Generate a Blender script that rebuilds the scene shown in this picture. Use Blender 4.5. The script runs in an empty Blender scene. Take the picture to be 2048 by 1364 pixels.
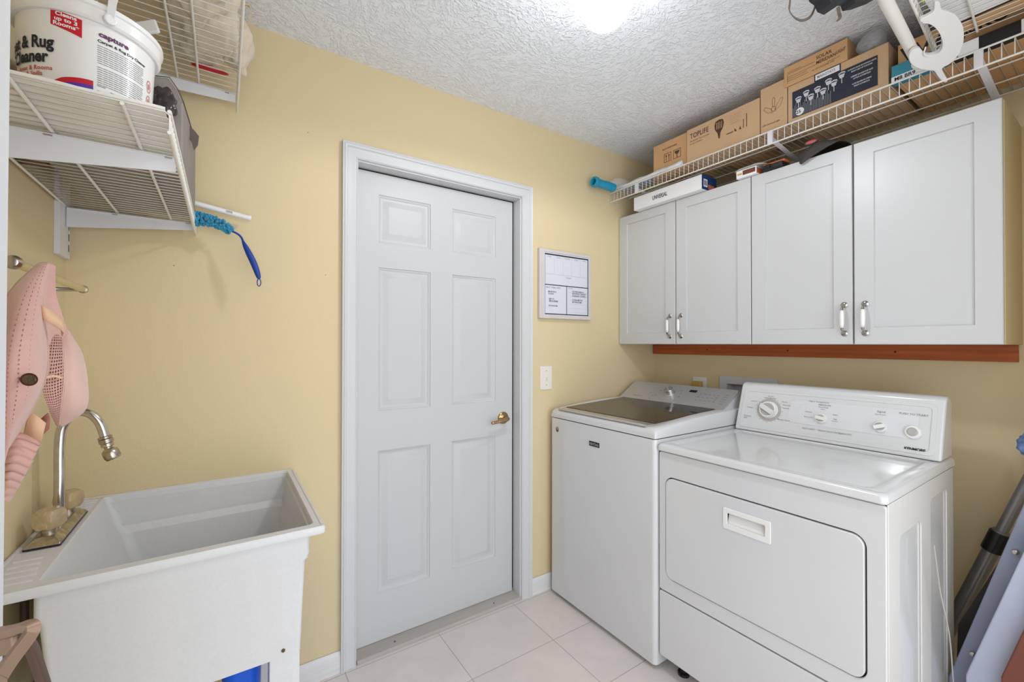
import bpy, bmesh, math, random
from mathutils import Vector, noise
PI = math.pi
R_ = math.radians
random.seed(4)
scn = bpy.context.scene
col = scn.collection

# ------------------------------------------------------------------ camera
CAM = (0.0, 0.0, 1.30)
YAW, PITCH, ROLL, FPX = 33.749, 0.412, 0.077, 863.2
cd = bpy.data.cameras.new('camera'); cam = bpy.data.objects.new('camera', cd); col.objects.link(cam)
cam.location = CAM; cam.rotation_mode = 'YXZ'
from mathutils import Matrix
cam.rotation_euler = (Matrix.Rotation(-R_(YAW), 3, 'Z') @ Matrix.Rotation(R_(90 + PITCH), 3, 'X') @ Matrix.Rotation(R_(ROLL), 3, 'Z')).to_euler('YXZ')
cd.sensor_width = 36; cd.lens = 36 * FPX / 2048; cd.clip_start = 0.01
scn.camera = cam

# ------------------------------------------------------------------ world, lights, exposure
w = bpy.data.worlds.new('world'); scn.world = w; w.use_nodes = True
w.node_tree.nodes['Background'].inputs[0].default_value = (0.90, 0.95, 1.0, 1)
w.node_tree.nodes['Background'].inputs[1].default_value = 2.0
scn.view_settings.view_transform = 'Standard'; scn.view_settings.look = 'None'
scn.view_settings.exposure = -0.11; scn.view_settings.gamma = 1; scn.view_settings.use_curve_mapping = False
GLOBE_STRENGTH = 18.0
def area(name, loc, rot, sx, sy, power, color=(1, 1, 1)):
    l = bpy.data.lights.new(name, 'AREA'); l.shape = 'RECTANGLE'; l.size = sx; l.size_y = sy; l.energy = power; l.color = color
    o = bpy.data.objects.new(name, l); col.objects.link(o); o.location = loc; o.rotation_euler = rot
    return o
# added fill lamp, unseen behind the camera, to brighten the room
area('fill_light', (.25, -1.3, 1.1), (R_(93), 0, R_(-16)), 2.1, 1.9, 20, (0.92, 0.955, 1.0))

# the downward light of the ceiling globe
l = bpy.data.lights.new('globe_bulb', 'SPOT'); l.energy = 19; l.spot_size = R_(178); l.spot_blend = .25; l.shadow_soft_size = .05; l.color = (.93, .965, 1.0)
o = bpy.data.objects.new('globe_bulb', l); col.objects.link(o); o.location = (.955, .925, 2.235)

# ------------------------------------------------------------------ room numbers (metres)
D = 1.815      # wall with the door
XR = 2.321     # wall with the cabinets
XL = -0.394    # wall with the sink shelf
C = 2.455      # ceiling
Y0 = -0.02     # wall with the doorway the picture is taken from

def W(px, py, ax, val):
    'point of the photograph on a plane x, y or z = val'
    a, b, r = R_(YAW), R_(PITCH), R_(ROLL)
    X = (px - 1024) / FPX; U = (682 - py) / FPX
    rt = X * math.cos(r) - U * math.sin(r); u2 = X * math.sin(r) + U * math.cos(r)
    fw = math.cos(b) - u2 * math.sin(b); up = math.sin(b) + u2 * math.cos(b)
    d = Vector((rt * math.cos(a) + fw * math.sin(a), fw * math.cos(a) - rt * math.sin(a), up))
    i = 'xyz'.index(ax); o = Vector(CAM); t = (val - o[i]) / d[i]
    return o + d * t

# ------------------------------------------------------------------ materials
MATS = {}
def mat(name, c, rough=0.5, metal=0.0, bump=None, var=None, spec=0.5, trans=0.0, coat=0.0, alpha=1.0, sheen=0.0, emit=None, ior=1.45):
    if name in MATS: return MATS[name]
    m = bpy.data.materials.new(name); m.use_nodes = True; nt = m.node_tree; b = nt.nodes['Principled BSDF']
    c = tuple(((v / 255) / 12.92 if v / 255 < 0.04045 else ((v / 255 + .055) / 1.055) ** 2.4) for v in c) + (1,)
    b.inputs['Base Color'].default_value = c
    b.inputs['Roughness'].default_value = rough; b.inputs['Metallic'].default_value = metal
    b.inputs['Specular IOR Level'].default_value = spec; b.inputs['Transmission Weight'].default_value = trans
    b.inputs['Coat Weight'].default_value = coat; b.inputs['Alpha'].default_value = alpha
    b.inputs['Sheen Weight'].default_value = sheen; b.inputs['IOR'].default_value = ior
    if emit: b.inputs['Emission Color'].default_value = c; b.inputs['Emission Strength'].default_value = emit
    tc = nt.nodes.new('ShaderNodeTexCoord')
    def nz(scale, detail=3, dist=0.0, stretch=None):
        n = nt.nodes.new('ShaderNodeTexNoise'); n.inputs['Scale'].default_value = scale; n.inputs['Detail'].default_value = detail; n.inputs['Distortion'].default_value = dist
        if stretch:
            mp = nt.nodes.new('ShaderNodeMapping'); mp.inputs['Scale'].default_value = stretch
            nt.links.new(tc.outputs['Object'], mp.inputs[0]); nt.links.new(mp.outputs[0], n.inputs['Vector'])
        else: nt.links.new(tc.outputs['Object'], n.inputs['Vector'])
        return n
    if var:
        scale, amt = var[0], var[1]; st = var[2] if len(var) > 2 else None
        n = nz(scale, 4, 0, st); r = nt.nodes.new('ShaderNodeMapRange'); r.inputs[1].default_value = .3; r.inputs[2].default_value = .7; r.inputs[3].default_value = 1 - amt; r.inputs[4].default_value = 1 + amt
        nt.links.new(n.outputs['Fac'], r.inputs[0])
        mx = nt.nodes.new('ShaderNodeVectorMath'); mx.operation = 'SCALE'; mx.inputs[0].default_value = c[:3]; nt.links.new(r.outputs[0], mx.inputs['Scale'])
        nt.links.new(mx.outputs[0], b.inputs['Base Color'])
    if bump:
        scale, strength, dist = bump[0], bump[1], bump[2]; st = bump[3] if len(bump) > 3 else None
        n = nz(scale, 3, 0, st); bp = nt.nodes.new('ShaderNodeBump'); bp.inputs['Strength'].default_value = strength; bp.inputs['Distance'].default_value = dist
        nt.links.new(n.outputs['Fac'], bp.inputs['Height']); nt.links.new(bp.outputs[0], b.inputs['Normal'])
    MATS[name] = m; return m

YEL = mat('yellow wall paint', (218, 200, 161), .75, bump=(190, .35, .0012), var=(1.2, .012), spec=.25)
WHITE = mat('white trim paint', (207, 207, 208), .38, bump=(60, .04, .001), spec=.4)
DOORW = mat('white door paint', (197, 197, 198), .42, bump=(30, .12, .0008, (6, 6, .35)), spec=.4)
CABW = mat('white cabinet lacquer', (200, 200, 201), .33, var=(2, .006), spec=.4)
ENAM = mat('white enamel', (212, 212, 213), .16, coat=.4, var=(3, .008))
ENAMSIDE = mat('white side enamel', (208, 206, 203), .3, var=(3, .01))
PLAST = mat('white plastic', (232, 231, 230), .3, var=(5, .01))
TUB = mat('speckled white thermoplastic', (214, 214, 215), .5, bump=(260, .12, .0008), var=(120, .02))
WIRE = mat('white vinyl coated wire', (232, 229, 222), .35, var=(20, .01))
CHROME = mat('worn chrome', (205, 203, 200), .14, 1.0, var=(60, .08), bump=(90, .05, .001))
TARN = mat('tarnished chrome', (186, 178, 162), .28, 1.0, var=(70, .3), bump=(120, .3, .001))
NICK = mat('brushed nickel', (190, 184, 172), .25, 1.0, var=(40, .05))
BRASS = mat('antique brass', (176, 150, 106), .26, 1.0, var=(40, .08))
BLACK = mat('black plastic', (28, 28, 30), .4, var=(20, .1))
INK = mat('black ink', (38, 36, 38), .7, var=(200, .05))
GINK = mat('grey ink', (128, 128, 132), .7, var=(200, .05))
LINK = mat('pale grey ink', (170, 171, 176), .7, var=(200, .03))
RINK = mat('red ink', (196, 22, 40), .5, var=(200, .03))
RINK2 = mat('orange red ink', (200, 84, 62), .6, var=(200, .03))
PURP = mat('purple ink', (88, 44, 160), .5, var=(200, .03))
CARD = mat('kraft cardboard', (206, 164, 120), .8, bump=(40, .1, .001, (1, 1, 12)), var=(6, .03), spec=.2)
CARD2 = mat('pale kraft cardboard', (206, 172, 136), .8, bump=(40, .1, .001, (1, 1, 12)), var=(6, .03), spec=.2)
CARDINK = mat('brown printing ink', (84, 60, 44), .8, var=(50, .05))
PAPER = mat('white paper', (236, 236, 238), .7, var=(10, .01))
NAVY = mat('navy print', (34, 36, 52), .5, var=(20, .1))
BLUEB = mat('blue print', (28, 58, 112), .5, var=(20, .1))
BLUE = mat('bright blue plastic', (18, 86, 205), .35, var=(8, .04))
BLUED = mat('dark blue rubber', (20, 62, 150), .45, var=(20, .05))
TEAL = mat('teal chenille', (20, 140, 178), .7, var=(60, .2), sheen=.4)
TEALP = mat('teal plastic', (32, 150, 186), .35, var=(20, .04))
TEALC = mat('teal carton', (58, 140, 160), .6, var=(20, .04))
TAUPE = mat('taupe fabric', (146, 138, 132), .85, bump=(500, .25, .0008), var=(20, .04))
TAUPED = mat('dark taupe fabric', (104, 94, 86), .85, bump=(500, .25, .0008), var=(20, .06))
DARKBAG = mat('dark crinkled plastic bag', (58, 50, 48), .22, bump=(40, .8, .006), var=(30, .5))
PINK = mat('pink quilted cotton', (214, 168, 156), .85, bump=(600, .3, .0008), var=(14, .05), sheen=.3)
PINK2 = mat('pale pink nylon', (222, 184, 172), .7, bump=(12, .2, .004), var=(10, .03), sheen=.3)
PINKT = mat('peach elastic', (228, 186, 152), .8, bump=(300, .3, .0008), var=(12, .04))
STITCH = mat('brown stitching', (182, 130, 118), .8, var=(90, .1))
PEWTER = mat('pewter badge', (120, 112, 100), .35, .9, var=(300, .3))
COPPER = mat('copper edge', (104, 62, 46), .4, .6, var=(60, .2))
CANVAS = mat('natural canvas', (222, 208, 188), .85, bump=(24, .5, .008), var=(8, .06), sheen=.2)
WOODR = mat('stained cedar', (172, 86, 38), .5, bump=(30, .15, .001, (1, .12, 1)), var=(26, .26, (1, .10, 2.6)))
SILV = mat('silver console plastic', (196, 196, 197), .32, .55, var=(8, .02))
SILVT = mat('silver lid trim', (200, 196, 192), .22, .8, var=(8, .03))
GLASSD = mat('smoked lid glass', (52, 46, 42), .05, .0, var=(3, .02), spec=.45, coat=.0)
GREYB = mat('grey dial plastic', (176, 172, 168), .4, var=(20, .04))
BEIGEP = mat('ivory plastic', (232, 228, 216), .35, var=(20, .01))
YPLUG = mat('yellow plug', (196, 164, 84), .4, var=(20, .05))
BRONZE = mat('tan bronze tube', (150, 124, 104), .4, .35, var=(14, .05))
BROWND = mat('dark brown tube', (84, 62, 48), .5, .1, var=(14, .08))
GSTEEL = mat('grey satin tube', (140, 138, 138), .35, .45, var=(10, .05))
BGREY = mat('blue grey painted steel', (142, 148, 168), .4, .2, var=(10, .04))
LGREY = mat('light grey painted steel', (176, 182, 200), .45, .1, var=(10, .03))
DBROWN = mat('red brown board', (112, 62, 48), .6, var=(10, .1))
DGREYF = mat('dark grey fabric', (66, 62, 60), .8, bump=(300, .2, .001), var=(14, .1))
BLKF = mat('black nylon', (30, 31, 36), .6, bump=(24, .5, .006), var=(14, .2))
DENIM = mat('blue microfibre', (92, 118, 158), .9, bump=(240, .8, .004), var=(60, .2))
THRESH = mat('weathered grey sill', (176, 168, 160), .6, bump=(40, .15, .001, (.1, 1, 1)), var=(24, .07, (.15, 1, 1)))
PIPE = mat('dark drain pipe', (70, 56, 46), .5, var=(14, .1))
ORANGE = mat('orange plastic', (196, 110, 70), .45, var=(14, .05))
LIME = mat('lime tag', (206, 226, 40), .5, var=(14, .03))
RUST = mat('rust', (96, 70, 54), .8, var=(60, .2))
HATIN = mat('dusty rose lining', (176, 118, 104), .9, var=(30, .08))
DIALR = mat('pale grey print area', (214, 214, 217), .3, var=(20, .005))

def clear(name, c, rough, bump, alpha):
    m = mat(name, c, rough, bump=bump, coat=.6, alpha=alpha); return m
CLEAR = clear('clear plastic film', (228, 230, 236), .08, (30, .5, .006), .28)
CLEAR2 = clear('clear blue film', (150, 176, 206), .12, (18, .6, .008), .6)
ACRYL = mat('yellowed acrylic', (226, 204, 166), .12, bump=(60, .8, .004), var=(50, .12), trans=.55, ior=1.4)

def floor_mat():
    m = bpy.data.materials.new('ceramic floor tile'); m.use_nodes = True; nt = m.node_tree; b = nt.nodes['Principled BSDF']
    g = nt.nodes.new('ShaderNodeNewGeometry')
    mp = nt.nodes.new('ShaderNodeMapping'); mp.inputs['Location'].default_value = (-.809 + .403 * 4, -1.483 + .305 * 10, 0)
    nt.links.new(g.outputs['Position'], mp.inputs[0])
    br = nt.nodes.new('ShaderNodeTexBrick'); br.offset = 0; br.squash = 1; br.inputs['Scale'].default_value = 1
    br.inputs['Brick Width'].default_value = .403; br.inputs['Row Height'].default_value = .305; br.inputs['Mortar Size'].default_value = .0016; br.inputs['Mortar Smooth'].default_value = .3
    br.inputs['Color1'].default_value = (.72, .655, .62, 1); br.inputs['Color2'].default_value = (.70, .64, .605, 1); br.inputs['Mortar'].default_value = (.42, .38, .35, 1)
    nt.links.new(mp.outputs[0], br.inputs['Vector'])
    n = nt.nodes.new('ShaderNodeTexNoise'); n.inputs['Scale'].default_value = 5; n.inputs['Detail'].default_value = 6; n.inputs['Distortion'].default_value = 1.2; nt.links.new(g.outputs['Position'], n.inputs['Vector'])
    r = nt.nodes.new('ShaderNodeMapRange'); r.inputs[1].default_value = .3; r.inputs[2].default_value = .7; r.inputs[3].default_value = .95; r.inputs[4].default_value = 1.04; nt.links.new(n.outputs['Fac'], r.inputs[0])
    mx = nt.nodes.new('ShaderNodeVectorMath'); mx.operation = 'SCALE'; nt.links.new(br.outputs['Color'], mx.inputs[0]); nt.links.new(r.outputs[0], mx.inputs['Scale'])
    nt.links.new(mx.outputs[0], b.inputs['Base Color']); b.inputs['Roughness'].default_value = .42
    bp = nt.nodes.new('ShaderNodeBump'); bp.invert = True; bp.inputs['Strength'].default_value = .6; bp.inputs['Distance'].default_value = .002
    nt.links.new(br.outputs['Fac'], bp.inputs['Height']); nt.links.new(bp.outputs[0], b.inputs['Normal'])
    return m
def ceil_mat():
    m = bpy.data.materials.new('knocked down ceiling plaster'); m.use_nodes = True; nt = m.node_tree; b = nt.nodes['Principled BSDF']
    b.inputs['Base Color'].default_value = (.87, .90, .95, 1); b.inputs['Roughness'].default_value = .6; b.inputs['Specular IOR Level'].default_value = .3
    g = nt.nodes.new('ShaderNodeNewGeometry')
    # swirling slap-brush ridges: stretched noise whose direction turns from patch to patch
    vo = nt.nodes.new('ShaderNodeTexVoronoi'); vo.inputs['Scale'].default_value = 7; nt.links.new(g.outputs['Position'], vo.inputs['Vector'])
    ro = nt.nodes.new('ShaderNodeVectorRotate'); ro.rotation_type = 'Z_AXIS'; nt.links.new(g.outputs['Position'], ro.inputs['Vector'])
    ml = nt.nodes.new('ShaderNodeMath'); ml.operation = 'MULTIPLY'; ml.inputs[1].default_value = 6.3
    sp = nt.nodes.new('ShaderNodeSeparateColor'); nt.links.new(vo.outputs['Color'], sp.inputs[0]); nt.links.new(sp.outputs[0], ml.inputs[0]); nt.links.new(ml.outputs[0], ro.inputs['Angle'])
    mp = nt.nodes.new('ShaderNodeMapping'); mp.inputs['Scale'].default_value = (20, 66, 1); nt.links.new(ro.outputs[0], mp.inputs[0])
    n = nt.nodes.new('ShaderNodeTexNoise'); n.inputs['Scale'].default_value = 1; n.inputs['Detail'].default_value = 3; n.inputs['Distortion'].default_value = .8; nt.links.new(mp.outputs[0], n.inputs['Vector'])
    n2 = nt.nodes.new('ShaderNodeTexNoise'); n2.inputs['Scale'].default_value = 38; n2.inputs['Detail'].default_value = 4; n2.inputs['Distortion'].default_value = 2.2; nt.links.new(g.outputs['Position'], n2.inputs['Vector'])
    ad = nt.nodes.new('ShaderNodeMath'); ad.operation = 'ADD'; nt.links.new(n.outputs['Fac'], ad.inputs[0]); nt.links.new(n2.outputs['Fac'], ad.inputs[1])
    r = nt.nodes.new('ShaderNodeMapRange'); r.inputs[1].default_value = .95; r.inputs[2].default_value = 1.2; nt.links.new(ad.outputs[0], r.inputs[0])
    bp = nt.nodes.new('ShaderNodeBump'); bp.inputs['Strength'].default_value = .5; bp.inputs['Distance'].default_value = .008
    nt.links.new(r.outputs[0], bp.inputs['Height']); nt.links.new(bp.outputs[0], b.inputs['Normal'])
    return m
def mesh_mat():
    m = bpy.data.materials.new('pink open mesh'); m.use_nodes = True; nt = m.node_tree; b = nt.nodes['Principled BSDF']
    b.inputs['Base Color'].default_value = (.60, .36, .30, 1); b.inputs['Roughness'].default_value = .85
    uv = nt.nodes.new('ShaderNodeTexCoord'); mp = nt.nodes.new('ShaderNodeMapping'); mp.inputs['Scale'].default_value = (9, 40, 1); nt.links.new(uv.outputs['UV'], mp.inputs[0])
    fr = nt.nodes.new('ShaderNodeVectorMath'); fr.operation = 'FRACTION'; nt.links.new(mp.outputs[0], fr.inputs[0])
    sb = nt.nodes.new('ShaderNodeVectorMath'); sb.operation = 'DISTANCE'; sb.inputs[1].default_value = (.5, .5, 0); nt.links.new(fr.outputs[0], sb.inputs[0])
    gt = nt.nodes.new('ShaderNodeMath'); gt.operation = 'GREATER_THAN'; gt.inputs[1].default_value = .3; nt.links.new(sb.outputs['Value'], gt.inputs[0])
    nt.links.new(gt.outputs[0], b.inputs['Alpha']); return m

# ------------------------------------------------------------------ mesh helpers (all in world coordinates)
def curve_polys(polys, extrude=0.0, bevel=0.0, res=2):
    'closed 2D outlines (holes allowed) -> verts, faces'
    cu = bpy.data.curves.new('tmp', 'CURVE'); cu.dimensions = '2D'; cu.fill_mode = 'BOTH'; cu.extrude = extrude; cu.bevel_depth = bevel; cu.bevel_resolution = res; cu.offset = -bevel
    for p in polys:
        s = cu.splines.new('POLY'); s.points.add(len(p) - 1); s.use_cyclic_u = True
        for k, q in enumerate(p): s.points[k].co = (q[0], q[1], 0, 1)
    return _eval(cu)
_tc = {}
def text2d(s, size, bold=0.0, align='LEFT'):
    k = (s, size, bold, align)
    if k in _tc: return _tc[k]
    cu = bpy.data.curves.new('tmp', 'FONT'); cu.body = s; cu.size = size; cu.offset = bold * size; cu.align_x = align; cu.resolution_u = 3
    _tc[k] = _eval(cu); return _tc[k]
def _eval(cu):
    o = bpy.data.objects.new('tmp', cu); col.objects.link(o)
    dg = bpy.context.evaluated_depsgraph_get(); dg.update()
    me = bpy.data.meshes.new_from_object(o.evaluated_get(dg))
    v = [tuple(x.co) for x in me.vertices]; f = [tuple(p.vertices) for p in me.polygons]
    bpy.data.objects.remove(o); bpy.data.meshes.remove(me); bpy.data.curves.remove(cu)
    return v, f
def rrect(x0, x1, y0, y1, r, n=6):
    p = []
    for cx, cy, a in ((x1 - r, y1 - r, 0), (x0 + r, y1 - r, 90), (x0 + r, y0 + r, 180), (x1 - r, y0 + r, 270)):
        for i in range(n + 1):
            t = R_(a + 90 * i / n); p.append((cx + r * math.cos(t), cy + r * math.sin(t)))
    return p
def circ(cx, cy, r, n=32, ry=None): return [(cx + r * math.cos(2 * PI * i / n), cy + (ry or r) * math.sin(2 * PI * i / n)) for i in range(n)]
# frames: map (u, v, w) to the world; w points towards the room
def fr_door(y): return lambda u, v, w: (u, y - w, v)          # on the door wall, facing the camera
def fr_right(x): return lambda u, v, w: (x - w, u, v)         # facing -x; u is the world y
def fr_rightm(x): return lambda u, v, w: (x - w, -u, v)       # facing -x; u grows to the viewer's right (-y)
def fr_side(y): return lambda u, v, w: (u, y - w, v)
def fr_left(x): return lambda u, v, w: (x + w, u, v)

XFN = [None]
class MB:
    def __init__(s): s.v = []; s.f = []; s.uv = None
    def add(s, v, f, fn=None):
        n = len(s.v); s.v += [tuple(fn(*p)) if fn else tuple(p) for p in v]; s.f += [tuple(i + n for i in q) for q in f]; return s
    def box(s, x0, x1, y0, y1, z0, z1, fn=None):
        return s.add([(x0, y0, z0), (x1, y0, z0), (x1, y1, z0), (x0, y1, z0), (x0, y0, z1), (x1, y0, z1), (x1, y1, z1), (x0, y1, z1)],
                     [(0, 3, 2, 1), (4, 5, 6, 7), (0, 1, 5, 4), (1, 2, 6, 5), (2, 3, 7, 6), (3, 0, 4, 7)], fn)
    def tube(s, pts, r, n=8, caps=True, flat=None):
        'r: number or list; flat: (a, b) half sizes of a rectangular bar instead'
        pts = [Vector(p) for p in pts]; m = len(pts); base = len(s.v)
        up = Vector((0, 0, 1)); prev = None
        for i, p in enumerate(pts):
            t = (pts[min(i + 1, m - 1)] - pts[max(i - 1, 0)]).normalized()
            if prev is None:
                a = up if abs(t.z) < .95 else Vector((0, 1, 0)); nrm = (a - t * a.dot(t)).normalized()
            else: nrm = (prev - t * prev.dot(t)).normalized()
            prev = nrm; bi = t.cross(nrm); rr = r[i] if isinstance(r, (list, tuple)) else r
            for k in range(n):
                if flat: dx, dy = ((1, 1), (-1, 1), (-1, -1), (1, -1))[k]; q = p + nrm * dx * flat[0] + bi * dy * flat[1]
                else: th = 2 * PI * k / n; q = p + nrm * math.cos(th) * rr + bi * math.sin(th) * rr
                s.v.append(tuple(q))
        for i in range(m - 1):
            for k in range(n):
                a = base + i * n + k; b = base + i * n + (k + 1) % n; s.f.append((a, b, b + n, a + n))
        if caps:
            s.f.append(tuple(base + k for k in reversed(range(n)))); s.f.append(tuple(base + (m - 1) * n + k for k in range(n)))
        return s
    def bar(s, pts, a, b): return s.tube(pts, 1, 4, True, (a, b))
    def lathe(s, prof, c, axis=(0, 0, 1), n=24, cap=True):
        'prof: (radius, height along the axis)'
        ax = Vector(axis).normalized(); a = Vector((0, 0, 1)) if abs(ax.z) < .9 else Vector((1, 0, 0)); u = (a - ax * a.dot(ax)).normalized(); v = ax.cross(u); c = Vector(c); base = len(s.v)
        for r, h in prof:
            for k in range(n):
                t = 2 * PI * k / n; s.v.append(tuple(c + ax * h + u * r * math.cos(t) + v * r * math.sin(t)))
        for i in range(len(prof) - 1):
            for k in range(n):
                p = base + i * n + k; q = base + i * n + (k + 1) % n; s.f.append((p, q, q + n, p + n))
        if cap:
            s.f.append(tuple(base + k for k in reversed(range(n)))); s.f.append(tuple(base + (len(prof) - 1) * n + k for k in range(n)))
        return s
    def grid(s, rows, closed=False, uv=False):
        m = len(rows); n = len(rows[0]); base = len(s.v)
        for r in rows: s.v += [tuple(p) for p in r]
        for i in range(m - 1):
            for k in range(n if closed else n - 1):
                a = base + i * n + k; b = base + i * n + (k + 1) % n; s.f.append((a, b, b + n, a + n))
        if uv:
            s.uv = [(k / (n - 1), i / (m - 1)) for i in range(m) for k in range(n)]
        return s
    def blob(s, c, r, amp=0.0, freq=8, n=24, power=1.0, seed=0, flat_bottom=None):
        rows = []
        for i in range(n + 1):
            th = PI * i / n; row = []
            for k in range(2 * n):
                ph = PI * k / n; f = lambda t: math.copysign(abs(t) ** power, t)
                d = Vector((f(math.sin(th)) * f(math.cos(ph)), f(math.sin(th)) * f(math.sin(ph)), f(math.cos(th))))
                p = Vector((c[0] + d.x * r[0], c[1] + d.y * r[1], c[2] + d.z * r[2]))
                if amp: p += d * amp * noise.fractal(p * freq + Vector((seed, 0, 0)), 1.0, 2.0, 3)
                if flat_bottom is not None: p.z = max(p.z, flat_bottom)
                row.append(p)
            rows.append(row)
        return s.grid(rows, True)
    def plate(s, polys, fn, w0, w1, bevel=0.0):
        h = abs(w1 - w0) / 2; mid = (w0 + w1) / 2
        v, f = curve_polys(polys, max(h - bevel, 0), bevel)
        if bevel:
            pass
        return s.add([(x, y, z + mid) for x, y, z in v], f, fn)
    def text(s, t, size, fn, u, v, w=0.0008, bold=0.0, align='LEFT', sx=1.0, rot=0.0, shear=0.0):
        vv, f = text2d(t, size, bold, align); cr, sr = math.cos(rot), math.sin(rot)
        return s.add([(u + (x * sx * cr - y * sr), v + (x * sx * sr + y * cr + shear * x), w) for x, y, z in vv], f, fn)
    def lines(s, fn, u0, u1, vs, th, w=0.0007):
        for k in vs:
            uu1 = u1 if not isinstance(u1, (list, tuple)) else u1[0]
            s.add([(u0, k, w), (uu1, k, w), (uu1, k + th, w), (u0, k + th, w)], [(0, 1, 2, 3)], fn)
        return s
    def build(s, name, m, parent=None, bevel=0.0, seg=2, smooth=False, solid=0.0, subsurf=0):
        org = parent['_o'] if parent is not None and '_o' in parent else None
        me = bpy.data.meshes.new(name)
        if XFN[0]: s.v = [XFN[0](p) for p in s.v]
        v = s.v
        if org is None and parent is None:
            xs = [p[0] for p in v]; ys = [p[1] for p in v]; zs = [p[2] for p in v]
            loc = ((min(xs) + max(xs)) / 2, (min(ys) + max(ys)) / 2, min(zs))
        else: loc = tuple(org)
        me.from_pydata([(p[0] - loc[0], p[1] - loc[1], p[2] - loc[2]) for p in v], [], s.f)
        if s.uv:
            ul = me.uv_layers.new(name='UVMap')
            for lp in me.loops: ul.data[lp.index].uv = s.uv[lp.vertex_index] if lp.vertex_index < len(s.uv) else (0, 0)
        bm = bmesh.new(); bm.from_mesh(me)
        if not s.uv: bmesh.ops.remove_doubles(bm, verts=bm.verts, dist=1e-6)
        bmesh.ops.recalc_face_normals(bm, faces=bm.faces); bm.to_mesh(me); bm.free()
        me.materials.append(m); o = bpy.data.objects.new(name, me); col.objects.link(o); o['_o'] = loc
        if parent is not None: o.parent = parent
        else: o.location = loc
        if solid: md = o.modifiers.new('solid', 'SOLIDIFY'); md.thickness = solid; md.offset = 0
        if subsurf: md = o.modifiers.new('sub', 'SUBSURF'); md.levels = subsurf; md.render_levels = subsurf
        if bevel:
            md = o.modifiers.new('bevel', 'BEVEL'); md.width = bevel; md.segments = seg; md.limit_method = 'ANGLE'; md.angle_limit = R_(35); md.use_clamp_overlap = True
        if smooth or bevel or subsurf:
            me.polygons.foreach_set('use_smooth', [True] * len(me.polygons))
            if bevel: md = o.modifiers.new('wn', 'WEIGHTED_NORMAL'); md.keep_sharp = True
            elif smooth == 'auto':
                bm = bmesh.new(); bm.from_mesh(me)
                for e in bm.edges:
                    if len(e.link_faces) == 2 and e.calc_face_angle(0) > R_(38): e.smooth = False
                bm.to_mesh(me); bm.free(); md = o.modifiers.new('wn', 'WEIGHTED_NORMAL'); md.keep_sharp = True
        return o
def root(name, loc, label, cat, group=None):
    o = bpy.data.objects.new(name, None); col.objects.link(o); o.location = loc; o['_o'] = tuple(loc); o.empty_display_size = .05
    o['label'] = label; o['category'] = cat
    if group: o['group'] = group
    return o
def tag(o, label, cat, group=None):
    o['label'] = label; o['category'] = cat
    if group: o['group'] = group
    return o
def struct(o): o['kind'] = 'structure'; return o
def lab(o, t): o['label'] = t; return o
def spl(pts, n=8):
    'smooth path through the points'
    P = [Vector(p) for p in pts]; out = []
    for i in range(len(P) - 1):
        a = P[max(i - 1, 0)]; b = P[i]; c = P[i + 1]; d = P[min(i + 2, len(P) - 1)]
        for k in range(n):
            t = k / n; out.append(.5 * ((2 * b) + (c - a) * t + (2 * a - 5 * b + 4 * c - d) * t * t + (3 * b - a - 3 * c + d) * t ** 3))
    out.append(P[-1]); return out

# ================================================================== THE ROOM
T = .10
OX0, OX1, OZ = .447, 1.270, 2.055      # door opening in the wall
def wall_door():
    m = MB()
    m.box(XL - T, OX0, D, D + T, 0, C); m.box(OX1, XR + T, D, D + T, 0, C); m.box(OX0, OX1, D, D + T, OZ, C)
    return m
struct(wall_door().build('wall_back', YEL))
struct(MB().box(XL - T, XL, Y0 - .1, D, 0, C).build('wall_left', YEL))
# right wall, open where the laundry valve box is let in
BY0, BY1, BZ0, BZ1 = 1.085, 1.345, .95, 1.1
m = MB(); m.box(XR, XR + T, Y0 - .1, BY0, 0, C); m.box(XR, XR + T, BY1, D, 0, C); m.box(XR, XR + T, BY0, BY1, 0, BZ0); m.box(XR, XR + T, BY0, BY1, BZ1, C)
struct(m.build('wall_right', YEL))
m = MB(); m.box(XL - T, -.30, Y0 - .1, Y0, 0, C); m.box(1.78, XR + T, Y0 - .1, Y0, 0, C); m.box(-.30, 1.78, Y0 - .1, Y0, 2.1, C)
struct(m.build('wall_front', YEL))
struct(MB().box(XL - T, XR + T, Y0 - 1.2, D + T, -.08, 0).build('floor', floor_mat()))
struct(MB().box(XL - T, XR + T, Y0 - .1, D + T, C, C + .08).build('ceiling', ceil_mat()))

# baseboards, a little scuffed
BB = mat('scuffed baseboard paint', (222, 220, 219), .5, bump=(30, .3, .001, (.2, 1, 3)), var=(30, .05, (.2, 1, 3)))
def baseboard(name, x0, x1):
    prof = [(0, 0), (0, .078), (.004, .082), (.010, .074), (.013, .06), (.013, 0)]
    m = MB(); m.add([(x0, D - a, b) for a, b in prof] + [(x1, D - a, b) for a, b in prof],
        [(i, (i + 1) % 6, (i + 1) % 6 + 6, i + 6) for i in range(6)] + [tuple(range(6)), tuple(range(11, 5, -1))])
    struct(m.build(name, BB, smooth='auto'))
baseboard('baseboard_left', XL, .391); baseboard('baseboard_right', 1.331, 2.30)

# door casing: one mitred moulding round three sides
def casing():
    prof = [(0, 0), (0, .010), (.004, .014), (.008, .012), (.012, .013), (.026, .011), (.034, .014), (.040, .013), (.044, .018), (.050, .019), (.054, .016), (.060, .020), (.060, 0)]
    m = MB(); rows = []
    xi0, xi1, zi = .451, 1.268, 2.053
    for a, b in prof:
        rows.append([(xi0 - a, D - b, 0), (xi0 - a, D - b, zi + a), (xi1 + a, D - b, zi + a), (xi1 + a, D - b, 0)])
    rows.append(rows[0]); m.grid(rows)
    return m
struct(casing().build('trim_1', WHITE, smooth='auto'))
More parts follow.
